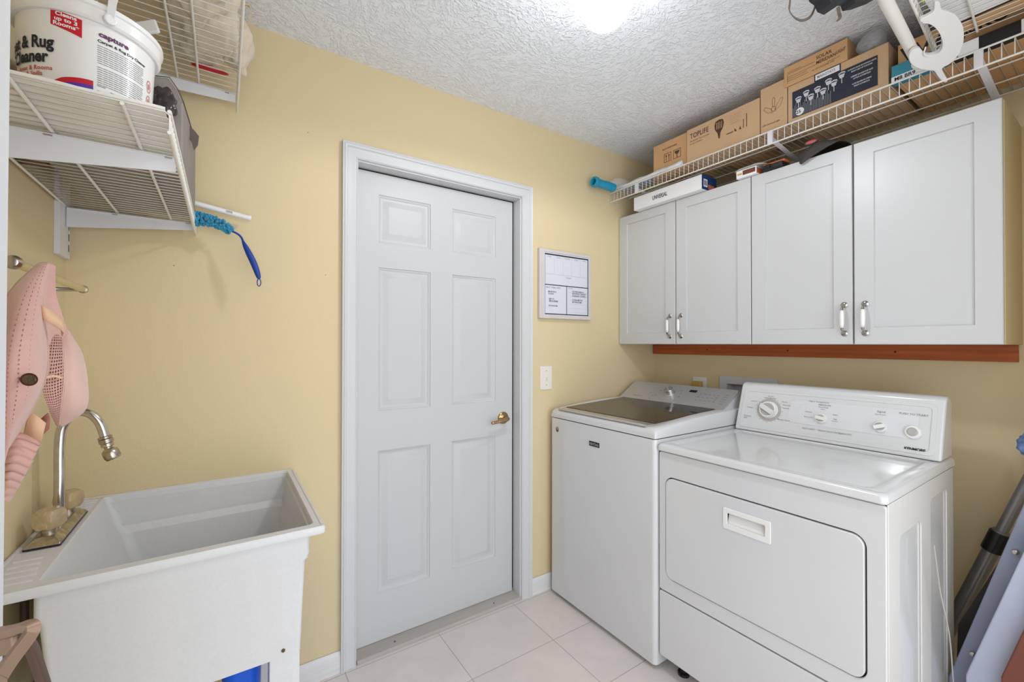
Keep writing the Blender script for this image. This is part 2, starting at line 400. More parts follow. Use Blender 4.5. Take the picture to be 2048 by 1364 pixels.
# jamb lining with stops
m = MB(); jy = D + T
m.box(OX0 - .001, OX0 + .008, D - .0005, jy, 0, OZ - .008); m.box(OX1 - .008, OX1 + .001, D - .0005, jy, 0, OZ - .008); m.box(OX0, OX1, D - .0005, jy, OZ - .008, OZ + .001)
struct(m.build('trim_2', WHITE, bevel=.001, seg=1))
m = MB(); m.box(OX0 + .008, OX1 - .008, D + .064, D + .074, OZ - .0155, OZ - .008); m.box(OX1 - .0175, OX1 - .008, D + .064, D + .074, .03, OZ - .008)
struct(m.build('door_gap_shade', mat('black door gap shade', (22, 22, 23), .8, var=(30, .1))))  # black strips standing in for the shade between slab and jamb
# sill
m = MB(); prof = [(-.012, 0), (-.012, .008), (-.006, .014), (.035, .018), (.095, .018), (.095, 0)]
x0, x1 = OX0 + .009, OX1 - .009
m.add([(x0, D + a, b) for a, b in prof] + [(x1, D + a, b) for a, b in prof], [(i, (i + 1) % 6, (i + 1) % 6 + 6, i + 6) for i in range(6)] + [tuple(range(6)), tuple(range(11, 5, -1))])
struct(m.build('trim_3', THRESH, smooth='auto'))
m = MB(); 
for sx in (.62, 1.12): m.lathe([(.004, 0), (.004, .001)], (sx, D + .02, .0165), n=12)
struct(m.build('trim_4', RUST))

# six-panel door
DX0, DX1, DZ0, DZ1, DY = .458, 1.2525, .020, 2.0395, 1.873
def panel_door():
    xs = [DX0, .556, .797, .907, 1.150, DX1]; zs = [DZ0, .222, .837, 1.010, 1.632, 1.738, 1.948, DZ1]
    cells = {(1, 1), (1, 3), (1, 5), (3, 1), (3, 3), (3, 5)}
    m = MB(); prof = [(0, 0), (.002, .004), (.007, .006), (.011, .011), (.018, .0125), (.023, .0115), (.044, .002), (.047, .001)]
    fn = fr_door(DY)
    for i in range(5):
        for j in range(7):
            a, b, c, d = xs[i], xs[i + 1], zs[j], zs[j + 1]
            if (i, j) in cells:
                rows = [[(a + t, c + t, -dp), (b - t, c + t, -dp), (b - t, d - t, -dp), (a + t, d - t, -dp)] for t, dp in prof]
                base = len(m.v)
                for r in rows: m.v += [fn(*p) for p in r]
                for q in range(len(prof) - 1):
                    for k in range(4): m.f.append((base + q * 4 + k, base + q * 4 + (k + 1) % 4, base + q * 4 + 4 + (k + 1) % 4, base + q * 4 + 4 + k))
                l = base + (len(prof) - 1) * 4; m.f.append((l, l + 1, l + 2, l + 3))
            else: m.add([(a, c, 0), (b, c, 0), (b, d, 0), (a, d, 0)], [(0, 1, 2, 3)], fn)
    th = .035
    m.add([(DX0, DZ0, 0), (DX1, DZ0, 0), (DX1, DZ1, 0), (DX0, DZ1, 0), (DX0, DZ0, -th), (DX1, DZ0, -th), (DX1, DZ1, -th), (DX0, DZ1, -th)], [(4, 7, 6, 5), (0, 4, 5, 1), (1, 5, 6, 2), (2, 6, 7, 3), (3, 7, 4, 0)], fn)
    return m
door = struct(panel_door().build('door_1', DOORW, smooth='auto'))
HX, HZ = 1.196, .921
h = MB(); h.lathe([(.031, 0), (.031, .004), (.027, .009), (.016, .012), (.011, .016), (.011, .04)], (HX, DY, HZ), (0, -1, 0), 32)
h = lab(h.build('rosette', BRASS, door, smooth='auto'), 'round antique brass rosette')
pts = spl([(HX, DY - .034, HZ), (HX, DY - .045, HZ), (HX - .02, DY - .048, HZ - .002), (HX - .06, DY - .047, HZ - .008), (HX - .095, DY - .045, HZ - .012)], 5)
lab(MB().tube(pts, [.011] * 5 + [.010] * 6 + [.009] * 4 + [.008] * 5 + [.006], 12).build('door_handle', BRASS, door, smooth=True), 'brass lever handle')
# dark sheet behind the door, its colour standing in for shade in the gap
struct(MB().box(OX0 - .03, OX1 + .03, D + T + .001, D + T + .02, 0, OZ + .03).build('door_gap_backing', mat('painted gap shade', (40, 38, 36), .9, var=(4, .05))))

# open bifold leaf at the left edge of the picture
def leaf():
    a = Vector((-.262, -.01, 0)); b = Vector((-.1765, .62, 0)); t = (b - a).normalized(); n = Vector((-t.y, t.x, 0)) * .03
    m = MB(); v = [a, b, b + n, a + n]
    m.add([(p.x, p.y, .012) for p in v] + [(p.x + .0035, p.y, 2.03) for p in v], [(3, 2, 1, 0), (4, 5, 6, 7), (0, 1, 5, 4), (1, 2, 6, 5), (2, 3, 7, 6), (3, 0, 4, 7)])
    return m
struct(leaf().build('door_2', WHITE, bevel=.002))
# nail holes and scuffs on the yellow wall
for i, (px, py) in enumerate(((348, 531), (651, 550), (616, 265))):
    p = W(px, py, 'y', D); tag(MB().lathe([(.0016, 0), (.0014, .0006)], (p.x, D, p.z), (0, -1, 0), 10).build('nail_hole', RUST),
        ('tiny dark nail hole in yellow wall under the blue duster', 'tiny dark nail hole in yellow wall left of the door middle', 'tiny dark nail hole in yellow wall left of door casing top')[i], 'nail hole')

# ceiling light
LX, LY, LZ = .955, .925, 2.335
g = root('ceiling_light', (LX, LY, LZ - .075), 'round white glowing globe light on the textured ceiling', 'ceiling light')
em = bpy.data.materials.new('glowing opal glass'); em.use_nodes = True; b_ = em.node_tree.nodes['Principled BSDF']
b_.inputs['Base Color'].default_value = (1, 1, 1, 1); b_.inputs['Emission Color'].default_value = (.91, .955, 1.0, 1); b_.inputs['Emission Strength'].default_value = GLOBE_STRENGTH
MB().blob((LX, LY, LZ), (.077, .077, .077), n=20).build('globe', em, g, smooth=True)
MB().lathe([(.03, -.055), (.055, -.03), (.06, -.004), (.06, 0)], (LX, LY, C), n=32).build('base', WHITE, g, smooth='auto')

# ================================================================== WIRE SHELVES
def standoff_clip(m, x, y, z): m.box(x - .006, x + .006, y - .003, y + .003, z - .006, z)
def wire_deck_x(x0, x1, y0, y1, z, lip_x, lip_h, pitch, r=.0015):
    'wires run along x and turn down at lip_x'
    m = MB(); n = int((y1 - y0) / pitch)
    s = 1 if lip_x == x1 else -1
    for i in range(n + 1):
        y = y0 + (y1 - y0) * i / n
        a, b = (x0, x1) if lip_x == x1 else (x1, x0)
        m.tube([(a, y, z), (b - s * .006, y, z), (b, y, z - .006), (b, y, z - lip_h)], r, 6)
    return m
def left_shelf(name, label, lipx, y0, y1, z, lip_h, rods, brackets, pitch=.0254):
    t = root(name, (XL + .15, (y0 + y1) / 2, z), label, 'shelf', 'white wire shelves')
    wire_deck_x(XL + .012, lipx, y0, y1, z, lipx, lip_h, pitch).build('deck', WIRE, t, smooth=True)
    m = MB()
    for x in rods: m.tube([(x, y0 - .002, z - .004), (x, y1 + .002, z - .004)], .0032, 8)
    m.tube([(XL + .012, y0 - .002, z - .004), (XL + .012, y1 + .002, z - .004)], .003, 8)
    m.build('support_rod', WIRE, t, smooth='auto')
    m = MB()
    m.tube([(lipx, y0 - .003, z), (lipx, y1 + .003, z)], .0034, 8)
    m.tube([(lipx, y0 - .003, z - lip_h), (lipx, y1 + .003, z - lip_h)], .0034, 8)
    m.build('front_lip', WIRE, t, smooth='auto')
    for (y, hb, hf) in brackets:
        m = MB(); xe = lipx - .006; zt = z - .009
        prof = [(XL + .014, zt), (xe, zt), (xe, zt - hf), (XL + .014, zt - hb)]
        m.add([(a, y - .0015, b) for a, b in prof] + [(a, y + .0015, b) for a, b in prof], [(0, 1, 2, 3), (7, 6, 5, 4), (0, 4, 5, 1), (1, 5, 6, 2), (2, 6, 7, 3), (3, 7, 4, 0)])
        m.box(XL + .014, xe, y - .006, y + .006, zt - .0015, zt + .0005)
        b = lab(m.build('bracket', mat('white steel', (226, 226, 229), .35, var=(8, .01)), t, bevel=.0006, seg=1), 'flat white steel bracket')
        for k in (.1, .28):
            m = MB(); standoff_clip(m, XL + .02 + (xe - XL) * (k * 3.2), y - .001, zt + .002); m.build('clip', mat('grey clip', (170, 166, 160), .4, .4, var=(10, .05)), b)
    return t
ls = left_shelf('wire_shelf', 'small white wire shelf low over the sink, holding the cleaner tub', -.080, .953, 1.80, 1.702, .036, (-.142, -.27), ((1.154, .062, .030), (1.752, .056, .022)))
m = MB(); m.box(XL, XL + .0125, 1.700, 1.797, 1.55, 2.09)
m.build('wall_standard', mat('white steel', (226, 226, 229), .35), ls, bevel=.001)
m = MB()
for k in range(4): m.box(XL + .0128, XL + .0134, 1.781, 1.785, 1.57 + k * .032, 1.59 + k * .032)
m.build('slot', INK, ls)
rows = []
for k in range(9):
    x = XL + .02 + .036 * k; o = .0008 * math.sin(k * 2.1)
    rows.append([(x, .951, 1.7095 + o), (x, .9505, 1.7065), (x, .953, 1.7045), (x, 1.0, 1.7038), (x, 1.10, 1.7038), (x, 1.205, 1.7038)])
lab(MB().grid(rows).build('shelf_liner', mat('milky shelf liner', (232, 228, 220), .4, bump=(60, .4, .002), var=(14, .04)), ls, smooth=True), 'milky plastic liner curling up at the near end')
left_shelf('wire_shelf', 'upper left white wire shelf near the ceiling, holding a canvas bag', .035, 1.12, 1.79, 2.163, .05, (-.072, -.128, -.27), ((1.752, .045, .028),), .0300)

# long shelf over the cabinets
def right_shelf():
    z, lx = 2.2, 1.915
    t = root('wire_shelf', (2.1, .9, z), 'long white wire shelf above the cabinets, loaded with cartons', 'shelf', 'white wire shelves')
    wire_deck_x(lx, XR - .006, .02, 1.808, z, lx, .054, .0258, .0014).build('deck', WIRE, t, smooth=True)
    m = MB()
    for x in (2.07, 2.20, XR - .006): m.tube([(x, .02, z - .004), (x, 1.81, z - .004)], .0028, 8)
    m.build('support_rod', WIRE, t, smooth='auto')
    m = MB()
    for q in (0, .054): m.tube([(lx - .001, .02, z - q), (lx - .001, 1.811, z - q)], .0032, 8)
    m.build('front_lip', WIRE, t, smooth='auto')
    for y in (1.615, .905, .30):
        m = MB(); m.bar([(lx + .004, y, z - .03), (XR - .012, y, z - .088)], .0015, .010)
        m.box(lx - .005, lx + .006, y - .010, y + .010, z - .055, z + .002); m.box(XR - .012, XR - .0005, y - .010, y + .010, z - .095, z - .07)
        lab(m.build('bracket', mat('white steel', (226, 226, 229), .35), t, bevel=.0006, seg=1), 'flat white steel brace')
right_shelf()

# shelf of the front wall: wires run along y, hanging rod below its lip
def front_shelf():
    z, ly, x0, x1 = 2.262, .392, 1.02, 1.905
    ca, sa = math.cos(R_(4.2)), math.sin(R_(4.2))
    XFN[0] = lambda p: (1.88 + (p[0] - 1.88) * ca - (p[1] - .41) * sa, .41 + (p[0] - 1.88) * sa + (p[1] - .41) * ca, p[2])
    t = root('wire_shelf', (1.6, .2, z), 'white wire shelf at upper right with a hanging rod', 'shelf', 'white wire shelves')
    m = MB(); n = 34
    for i in range(n + 1):
        x = x0 + (x1 - x0) * i / n
        m.tube([(x, Y0 + .006, z), (x, ly - .006, z), (x, ly, z - .006), (x, ly, z - .030)], .0015, 6)
    m.build('deck', WIRE, t, smooth=True)
    m = MB()
    for y in (.13, .30, Y0 + .006): m.tube([(x0, y, z - .004), (x1, y, z - .004)], .003, 8)
    m.build('support_rod', WIRE, t, smooth='auto')
    m = MB()
    for q in (0, .030): m.tube([(x0, ly, z - q), (x1, ly, z - q)], .0034, 8)
    m.build('front_lip', WIRE, t, smooth='auto')
    rz = 2.205; ry = .425; xe = 1.86
    lab(MB().tube([(x0, ry, rz), (xe - .005, ry, rz)], .0145, 20).build('hanging_rod', WIRE, t, smooth='auto'), 'thick round white closet rod')
    m = MB(); m.lathe([(.0165, 0), (.0175, .004), (.0165, .014), (.015, .02)], (xe - .012, ry, rz), (1, 0, 0), 24)
    m.build('rod_cap', WIRE, t, smooth='auto')
    XFN[0] = None
    # D-shaped moulded hook that holds the rod end and clips over the lip
    def hookpt(u, v, w):
        p = W(u * 100, v * 100, 'z', 2.235 - .085 * max(v * 100, 0) / 163); return (p.x - .35 * w, p.y - .3 * w, p.z - .85 * w)
    sm = lambda pts, n=3: [(p[0], p[1]) for p in spl([(a / 100, b / 100, 0) for a, b in pts + [pts[0]]], n)[:-1]]
    outer = [(1826, 96), (1817, 108), (1820, 124), (1836, 135), (1858, 139), (1868, 141), (1876, 153), (1888, 163), (1894, 158), (1886, 143), (1884, 134), (1901, 124), (1918, 104), (1926, 80), (1925, 52), (1912, 30), (1894, 20), (1882, 17), (1878, 2), (1868, 2), (1866, 20), (1852, 30), (1842, 34), (1839, 40), (1845, 44), (1860, 46), (1874, 57), (1883, 76), (1882, 94), (1871, 104), (1856, 107), (1846, 103), (1838, 94)]
    hole = [(1843, 42), (1858, 43), (1874, 55), (1884, 76), (1883, 94), (1872, 105), (1856, 109), (1846, 104), (1850, 84)]
    m = MB(); v, f = curve_polys([sm(outer)], .05, .02)
    m.add([(x, y, z * .10) for x, y, z in v], f, hookpt)
    hk = lab(m.build('rod_hook', PLAST, t, smooth='auto'), 'curved white moulded rod hook')
    h2 = sm(hole, 4); MB().tube([hookpt(a, b, .009) for a, b in h2[:-4]], .0022, 8).build('hook_rim', PLAST, hk, smooth=True)
front_shelf()

# ================================================================== LEFT SIDE
# --- cleaner bucket
def bucket():
    d = 1.195; az = R_(-10.75); bx, by = d * math.sin(az), d * math.cos(az)
    z0, z1 = 1.7045, 1.922; r0, r1 = .0915, .1005
    t = root('cleaner_bucket', (bx, by, z0), 'white plastic tub of carpet and rug cleaner with printed label', 'bucket')
    rad = lambda z: r0 + (r1 - r0) * (z - z0) / (z1 - z0)
    m = MB(); m.lathe([(r0 - .006, 0), (r0, .004), (rad(1.86), 1.86 - z0), (r1 - .001, z1 - z0 - .03), (r1 - .006, z1 - z0 - .03), (r1 - .006, z1 - z0)], (bx, by, z0), n=72)
    m.build('tub', mat('glossy white tub', (232, 230, 228), .22, var=(8, .01)), t, smooth='auto')
    m = MB(); h = z1 - z0
    m.lathe([(r1 + .004, h - .034), (r1 + .008, h - .030), (r1 + .009, h - .012), (r1 + .012, h - .010), (r1 + .012, h - .002), (r1 + .008, h + .001), (r1 - .006, h + .001), (r1 - .008, h - .004)], (bx, by, z0), n=72)
    m.build('lid', mat('glossy white tub', (232, 230, 228), .22), t, smooth='auto')
    dc = Vector((-bx, -by, 0)).normalized(); rt = Vector((-dc.y, dc.x, 0))
    if rt.x < 0: rt = -rt
    c = Vector((bx, by, 0))
    def fn(u, v, w):   # u: arc length to the viewer's right, v: height
        r = rad(v); a = u / r; p = c + (dc * math.cos(a) + rt * math.sin(a)) * (r + w); return (p.x, p.y, v)
    def quad(m, pts, w=.0005, n=14):
        'four corners (u, v), finely cut so it follows the curve'
        a, b, cc, dd = [Vector((p[0], p[1], 0)) for p in pts]; rows = []
        for i in range(5):
            s = i / 4; rows.append([fn(*((a.lerp(b, k / n)).lerp(dd.lerp(cc, k / n), s)).xy, w) for k in range(n + 1)])
        m.grid(rows)
    A = lambda deg: R_(deg - 7.5) * .096
    # big words
    m = MB(); m.text('Carpet & Rug', .029, fn, A(-21), 1.822, .0014, .034, 'RIGHT', .80); m.text('Cleaner', .029, fn, A(-26), 1.797, .0014, .034, 'RIGHT', .80)
    lab(m.build('lettering', INK, t), 'black words Carpet & Rug Cleaner')
    m = MB(); m.text('Large Areas & Rooms', .0105, fn, A(-22), 1.7835, .0009, .015, 'RIGHT', 1); m.text('Spots & Spills', .0105, fn, A(-31), 1.7735, .0009, .015, 'RIGHT', 1)
    m.build('small_lettering', RINK2, t)
    m = MB(); quad(m, [(A(-24), 1.864), (A(1), 1.851), (A(1), 1.883), (A(-24), 1.890)]); lab(m.build('red_tag', RINK, t), 'red printed tag')
    m = MB()
    for k, s_ in enumerate(('Cleans', 'up to 3', 'Rooms*')): m.text(s_, .0092, fn, A(-11.5), 1.8795 - k * .0085, .0012, .03, 'CENTER', 1.15, shear=-.12)
    m.build('tag_lettering', PAPER, t)
    # purple and red swoosh
    def swoosh(u0, u1, lo, hi, w):
        m = MB(); n = 18; rows = [[fn(u0 + (u1 - u0) * k / n, lo(k / n), w) for k in range(n + 1)], [fn(u0 + (u1 - u0) * k / n, (lo(k / n) + hi(k / n)) / 2, w) for k in range(n + 1)], [fn(u0 + (u1 - u0) * k / n, hi(k / n), w) for k in range(n + 1)]]
        return m.grid(rows)
    arc = lambda s: 1.748 + .024 * math.sin(s * PI / 2) ** .8
    swoosh(A(-34), A(10), lambda s: arc(s), lambda s: arc(s) + .009 * min(1, s * 2 + .1), .0006).build('red_stripe', RINK, t)
    swoosh(A(-34), A(10), lambda s: 1.715, lambda s: arc(s), .0005).build('purple_panel', PURP, t)
    for k, (a, cmat) in enumerate(((-27, RINK), (-14, NAVY), (-2, mat('sage print', (140, 160, 150), .5, var=(20, .2))))):
        m = MB(); v, f = curve_polys([circ(A(a), 1.752, .0085, 24)]); m.add([(x, y, .0012) for x, y, z in v], f, fn); p = m.build('picture_dot', cmat, t)
        m = MB(); v, f = curve_polys([circ(A(a), 1.752, .0095, 24), circ(A(a), 1.752, .0083, 24)]); m.add([(x, y, .0014) for x, y, z in v], f, fn); m.build('dot_ring', PAPER, t)
    # back text
    m = MB(); m.text('capture', .0125, fn, A(14), 1.8660, .0009, .045, 'LEFT', 1.15); m.build('maker_name', mat('dark purple print', (96, 52, 92), .6, var=(20, .05)), t)
    m = MB(); m.text('Carpet & Rug Dry Cleaner', .0068, fn, A(13), 1.8550, .0009, .03, 'LEFT', 1.1); m.build('heading', INK, t)
    m = MB(); rnd = random.Random(3)
    for k in range(30):
        v = 1.848 - k * .0039
        if k in (9, 19): continue
        u0 = A(13) if k < 20 else A(24); u1 = A(60) - rnd.random() * A(12) * (1 if k % 5 == 4 else .15)
        n = 10
        for j in range(n):
            a, b = u0 + (u1 - u0) * j / n, u0 + (u1 - u0) * (j + .9) / n
            m.add([(a, v, .0006), (b, v, .0006), (b, v + .0011, .0006), (a, v + .0011, .0006)], [(0, 1, 2, 3)], fn)
    for k in range(5):
        v = 1.775 - k * .009
        m.add([(A(13), v, .0006), (A(20), v, .0006), (A(20), v + .0012, .0006), (A(13), v + .0012, .0006)], [(0, 1, 2, 3)], fn)
    m.build('small_print', GINK, t)
    m = MB()
    for k in range(3):
        v, f = curve_polys([circ(A(70), 1.825 - k * .030, .0075, 20, .0125), circ(A(70), 1.825 - k * .030, .0060, 20, .0105)]); m.add([(x, y, .0008) for x, y, z in v], f, fn)
        v, f = curve_polys([circ(A(70), 1.825 - k * .030, .003, 12, .006)]); m.add([(x, y, .0008) for x, y, z in v], f, fn)
    m.build('care_symbols', mat('rose print', (206, 130, 128), .6, var=(20, .05)), t)
    # handle with its ear
    a = R_(13); e = c + (dc * math.cos(a) + rt * math.sin(a)) * (r1 + .014) + Vector((0, 0, 1.896))
    out = (dc * math.cos(a) + rt * math.sin(a))
    m = MB(); m.lathe([(.009, -.004), (.009, .003), (.006, .005)], e, out, 20)
    pts = [e + out * .001]
    side = rt * math.cos(a) - dc * math.sin(a)
    top = spl([e + out * .002 + Vector((0, 0, .004)), e + out * .004 + side * .002 + Vector((0, 0, .03)), e + out * -.02 + side * .01 + Vector((0, 0, .075)), c + Vector((0, 0, 2.015)), c - out * (r1 - .01) + Vector((0, 0, 1.985)), c - out * (r1 + .014) + Vector((0, 0, 1.915))], 8)
    m.bar(top, .002, .0055)
    m.build('handle', PLAST, t, smooth='auto')
bucket()
# dark box behind the bucket
tag(MB().box(-.385, -.335, 1.30, 1.42, 1.7045, 1.86).build('small_carton', mat('dark brown carton', (104, 82, 62), .7, var=(30, .2)), bevel=.002), 'dark brown printed carton behind the cleaner tub', 'box')
# white scraper behind the bucket
t = root('scraper', W(282, 52, 'y', 1.40), 'white plastic handle with blue end sticking up behind the cleaner tub', 'scraper')
a = W(215, 74, 'y', 1.42); b = W(316, 52, 'y', 1.38)
MB().bar(spl([a, a.lerp(b, .5) + Vector((0, 0, .003)), b], 6), .0165, .0045).build('handle', PLAST, t, bevel=.0042, seg=3)
MB().bar([a + (a - b) * .02 + Vector((0, -.001, .006)), a + (b - a) * .25 + Vector((0, -.001, .006))], .0155, .005).build('grip', BLUEB, t, bevel=.002)

# --- soft bin standing at the far end of the lower shelf
def soft_bin():
    Y1, Y2 = 1.305, 1.725
    t = root('storage_bin', (-.16, 1.5, 1.7045), 'taupe fabric bin with a torn side handle on the lower left shelf', 'storage bin')
    P = [W(a, b, 'y', Y1) for a, b in ((300, 152), (338, 156), (356, 182), (366, 205))]
    P = [Vector((-.33, Y1, P[0].z))] + P + [Vector((P[-1].x, Y1, 1.706)), Vector((-.33, Y1, 1.706))]
    zs = [2.03, 2.03, 2.02, 1.985, 1.95, 1.706, 1.706]; xs = [-.33, P[1].x, P[2].x, -.095, -.079, -.079, -.33]
    Q = [Vector((x, Y2, z)) for x, z in zip(xs, zs)]; n = len(P)
    m = MB(); m.add([tuple(p) for p in P] + [tuple(p) for p in Q], [tuple(range(n)), tuple(range(2 * n - 1, n - 1, -1))] + [(i, (i + 1) % n, (i + 1) % n + n, i + n) for i in range(n)])
    m.build('bin_body', TAUPE, t, bevel=.004)
    seam = [p + Vector((.001, -.002, .001)) for p in P[1:5]] + [Q[4] + Vector((.001, 0, .001))]
    MB().tube(seam, .0013, 6).build('piping', TAUPED, t, smooth=True)
    fl = [W(a, b, 'y', 1.50) for a, b in ((362, 236), (372, 244), (390, 262), (398, 272), (396, 290), (388, 301), (384, 285), (370, 262), (362, 252))]
    k = len(fl); bk = [p + Vector((0, .004, 0)) for p in fl]
    m = MB(); m.add([tuple(p) for p in fl + bk], [tuple(range(k)), tuple(range(2 * k - 1, k - 1, -1))] + [(i, (i + 1) % k, (i + 1) % k + k, i + k) for i in range(k)])
    lab(m.build('side_handle', TAUPED, t, bevel=.001), 'dark torn fabric handle flap')
    m = MB(); p = W(326, 205, 'y', 1.278)
    m.blob((p.x, p.y, p.z), (.026, .013, .036), .014, 30, 26, seed=3)
    tag(m.build('plastic_bag', DARKBAG, None, smooth=True), 'crumpled dark plastic bag squeezed between cleaner tub and taupe bin', 'plastic bag')
soft_bin()

# --- duster and white wand
def duster():
    y = 1.735
    t = root('duster', W(440, 440, 'y', y), 'teal chenille duster with blue handle sticking out from the left shelf', 'duster')
    rnd = random.Random(5); m = MB()
    core = spl([W(385, 436, 'y', y), W(412, 440, 'y', y), W(440, 448, 'y', y), (W(462, 462, 'y', y))], 10)
    for i in range(330):
        s = rnd.random(); k = min(int(s * (len(core) - 1)), len(core) - 2); p = core[k]
        th = rnd.random() * 2 * PI; ax = (core[k + 1] - core[k]).normalized(); u = ax.cross(Vector((0, 1, 0))).normalized(); v = ax.cross(u)
        d = (u * math.cos(th) + v * math.sin(th)).normalized(); rr = .024 * (1 - .35 * s); a = p + d * .004; e = p + d * rr * (.85 + .3 * rnd.random()) + ax * .008 * (rnd.random() - .2)
        m.tube([a, a.lerp(e, .5), a.lerp(e, .85), e], [.003, .0042, .004, .0015], 6)
    m.build('chenille_head', TEAL, t, smooth=True)
    hp = spl([W(455, 459, 'y', y), W(472, 466, 'y', y), W(482, 474, 'y', y), W(488, 487, 'y', y - .004), (W(497, 505, 'y', y - .008)), W(508, 528, 'y', y - .012), W(516, 550, 'y', y - .016), W(518, 558, 'y', y - .018)], 5)
    n = len(hp); rs = []
    for i in range(n):
        s = i / (n - 1); rs.append(.0035 if s < .38 else .0035 + .008 * math.sin((s - .38) / .62 * PI) ** .8 * (1 - .2 * s) if s < .98 else .003)
    MB().tube(hp, rs, 14).build('handle', BLUED, t, smooth=True)
    c = W(518, 565, 'y', y - .018); m = MB()
    m.tube([(c.x + .0055 * math.cos(a), c.y, c.z + .0125 * math.sin(a)) for a in [2 * PI * k / 24 for k in range(25)]], .0016, 8)
    m.build('hanging_ring', BLUED, t, smooth=True)
    t = root('wand', W(450, 420, 'y', 1.765), 'white plastic tube lying behind the teal duster on the left shelf', 'wand')
    a = W(365, 400, 'y', 1.76); b = W(502, 437, 'y', 1.77)
    MB().tube([a, b], .0088, 20).build('tube', PLAST, t, smooth='auto')
    q = a.lerp(b, .62); d = (b - a).normalized()
    MB().tube([q + Vector((0, -.0078, .001)), q + d * .018 + Vector((0, -.0078, .001))], .0036, 10).build('button', GREYB, t, smooth='auto')
    MB().lathe([(.0090, 0), (.0094, .002), (.0094, .008)], b - d * .008, d, 20).build('end_cap', PAPER, t, smooth='auto')
duster()

# --- canvas bag on the upper shelf
def canvas_bag():
    t = root('canvas_bag', (-.03, 1.55, 2.168), 'cream canvas tote bag slumped on the upper left wire shelf', 'bag')
    m = MB(); m.blob((-.055, 1.46, 2.262), (.090, .27, .095), .034, 13, 48, .75, flat_bottom=2.1665)
    m.build('bag_body', CANVAS, t, smooth=True)
    m = MB(); p = W(482, 92, 'y', 1.62); m.blob((p.x - .012, 1.62, p.z), (.034, .07, .075), .018, 22, 30, .7, seed=4)
    m.build('bag_fold', CANVAS, t, smooth=True)
    lp = spl([W(480, 60, 'y', 1.52), W(484, 15, 'y', 1.50), W(498, 12, 'y', 1.50), W(502, 30, 'y', 1.50), W(496, 52, 'y', 1.52)], 6)
    MB().bar(lp, .0045, .0012).build('bag_handle', mat('tan webbing', (206, 186, 148), .8, bump=(200, .3, .001), var=(10, .04)), t, smooth='auto')
    a = spl([W(484, 108, 'y', 1.66), W(487, 122, 'y', 1.66), W(484, 143, 'y', 1.66)], 5)
    MB().tube(a, .004, 8).build('hem', CANVAS, t, smooth=True)
    p = W(428, 150, 'z', 2.170)
    tag(MB().blob((p.x - .01, p.y - .02, 2.174), (.05, .012, .006), n=12).build('scissors', mat('red plastic', (190, 26, 34), .4, var=(10, .05)), smooth=True), 'red plastic handle lying on the upper left wire shelf', 'tool')
canvas_bag()

# --- towel bar with the pink hat
def towel_bar():
    x = XL + .072
    t = root('towel_bar', (XL + .03, 1.42, 1.44), 'brushed nickel towel bar on left wall, over the sink faucet', 'towel bar')
    lab(MB().tube([(x, 1.175, 1.449), (x, 1.64, 1.449)], .0085, 20).build('bar', mat('clear satin bar', (214, 200, 160), .2, .6, var=(8, .03)), t, smooth='auto'), 'smooth round bar')
    for y in (1.17, 1.64):
        m = MB(); m.lathe([(.006, -.010), (.0125, -.004), (.0130, .004), (.009, .012), (.004, .014)] if y < 1.3 else [(.0105, -.006), (.0115, 0), (.0105, .005), (.006, .008)], (x, y, 1.449), (0, -1 if y < 1.3 else 1, 0), 24)
        m.tube(spl([(XL + .004, y - (.06 if y > 1.3 else -.06), 1.438), (XL + .025, y - (.055 if y > 1.3 else -.05), 1.440), (x - .005, y - (.01 if y > 1.3 else -.01), 1.447), (x, y, 1.449)], 5), .0055, 12)
        m.lathe([(.024, 0), (.024, .005), (.014, .010)], (XL, y - (.06 if y > 1.3 else -.06), 1.438), (1, 0, 0), 24)
        m.build('post', NICK, t, smooth='auto')
towel_bar()
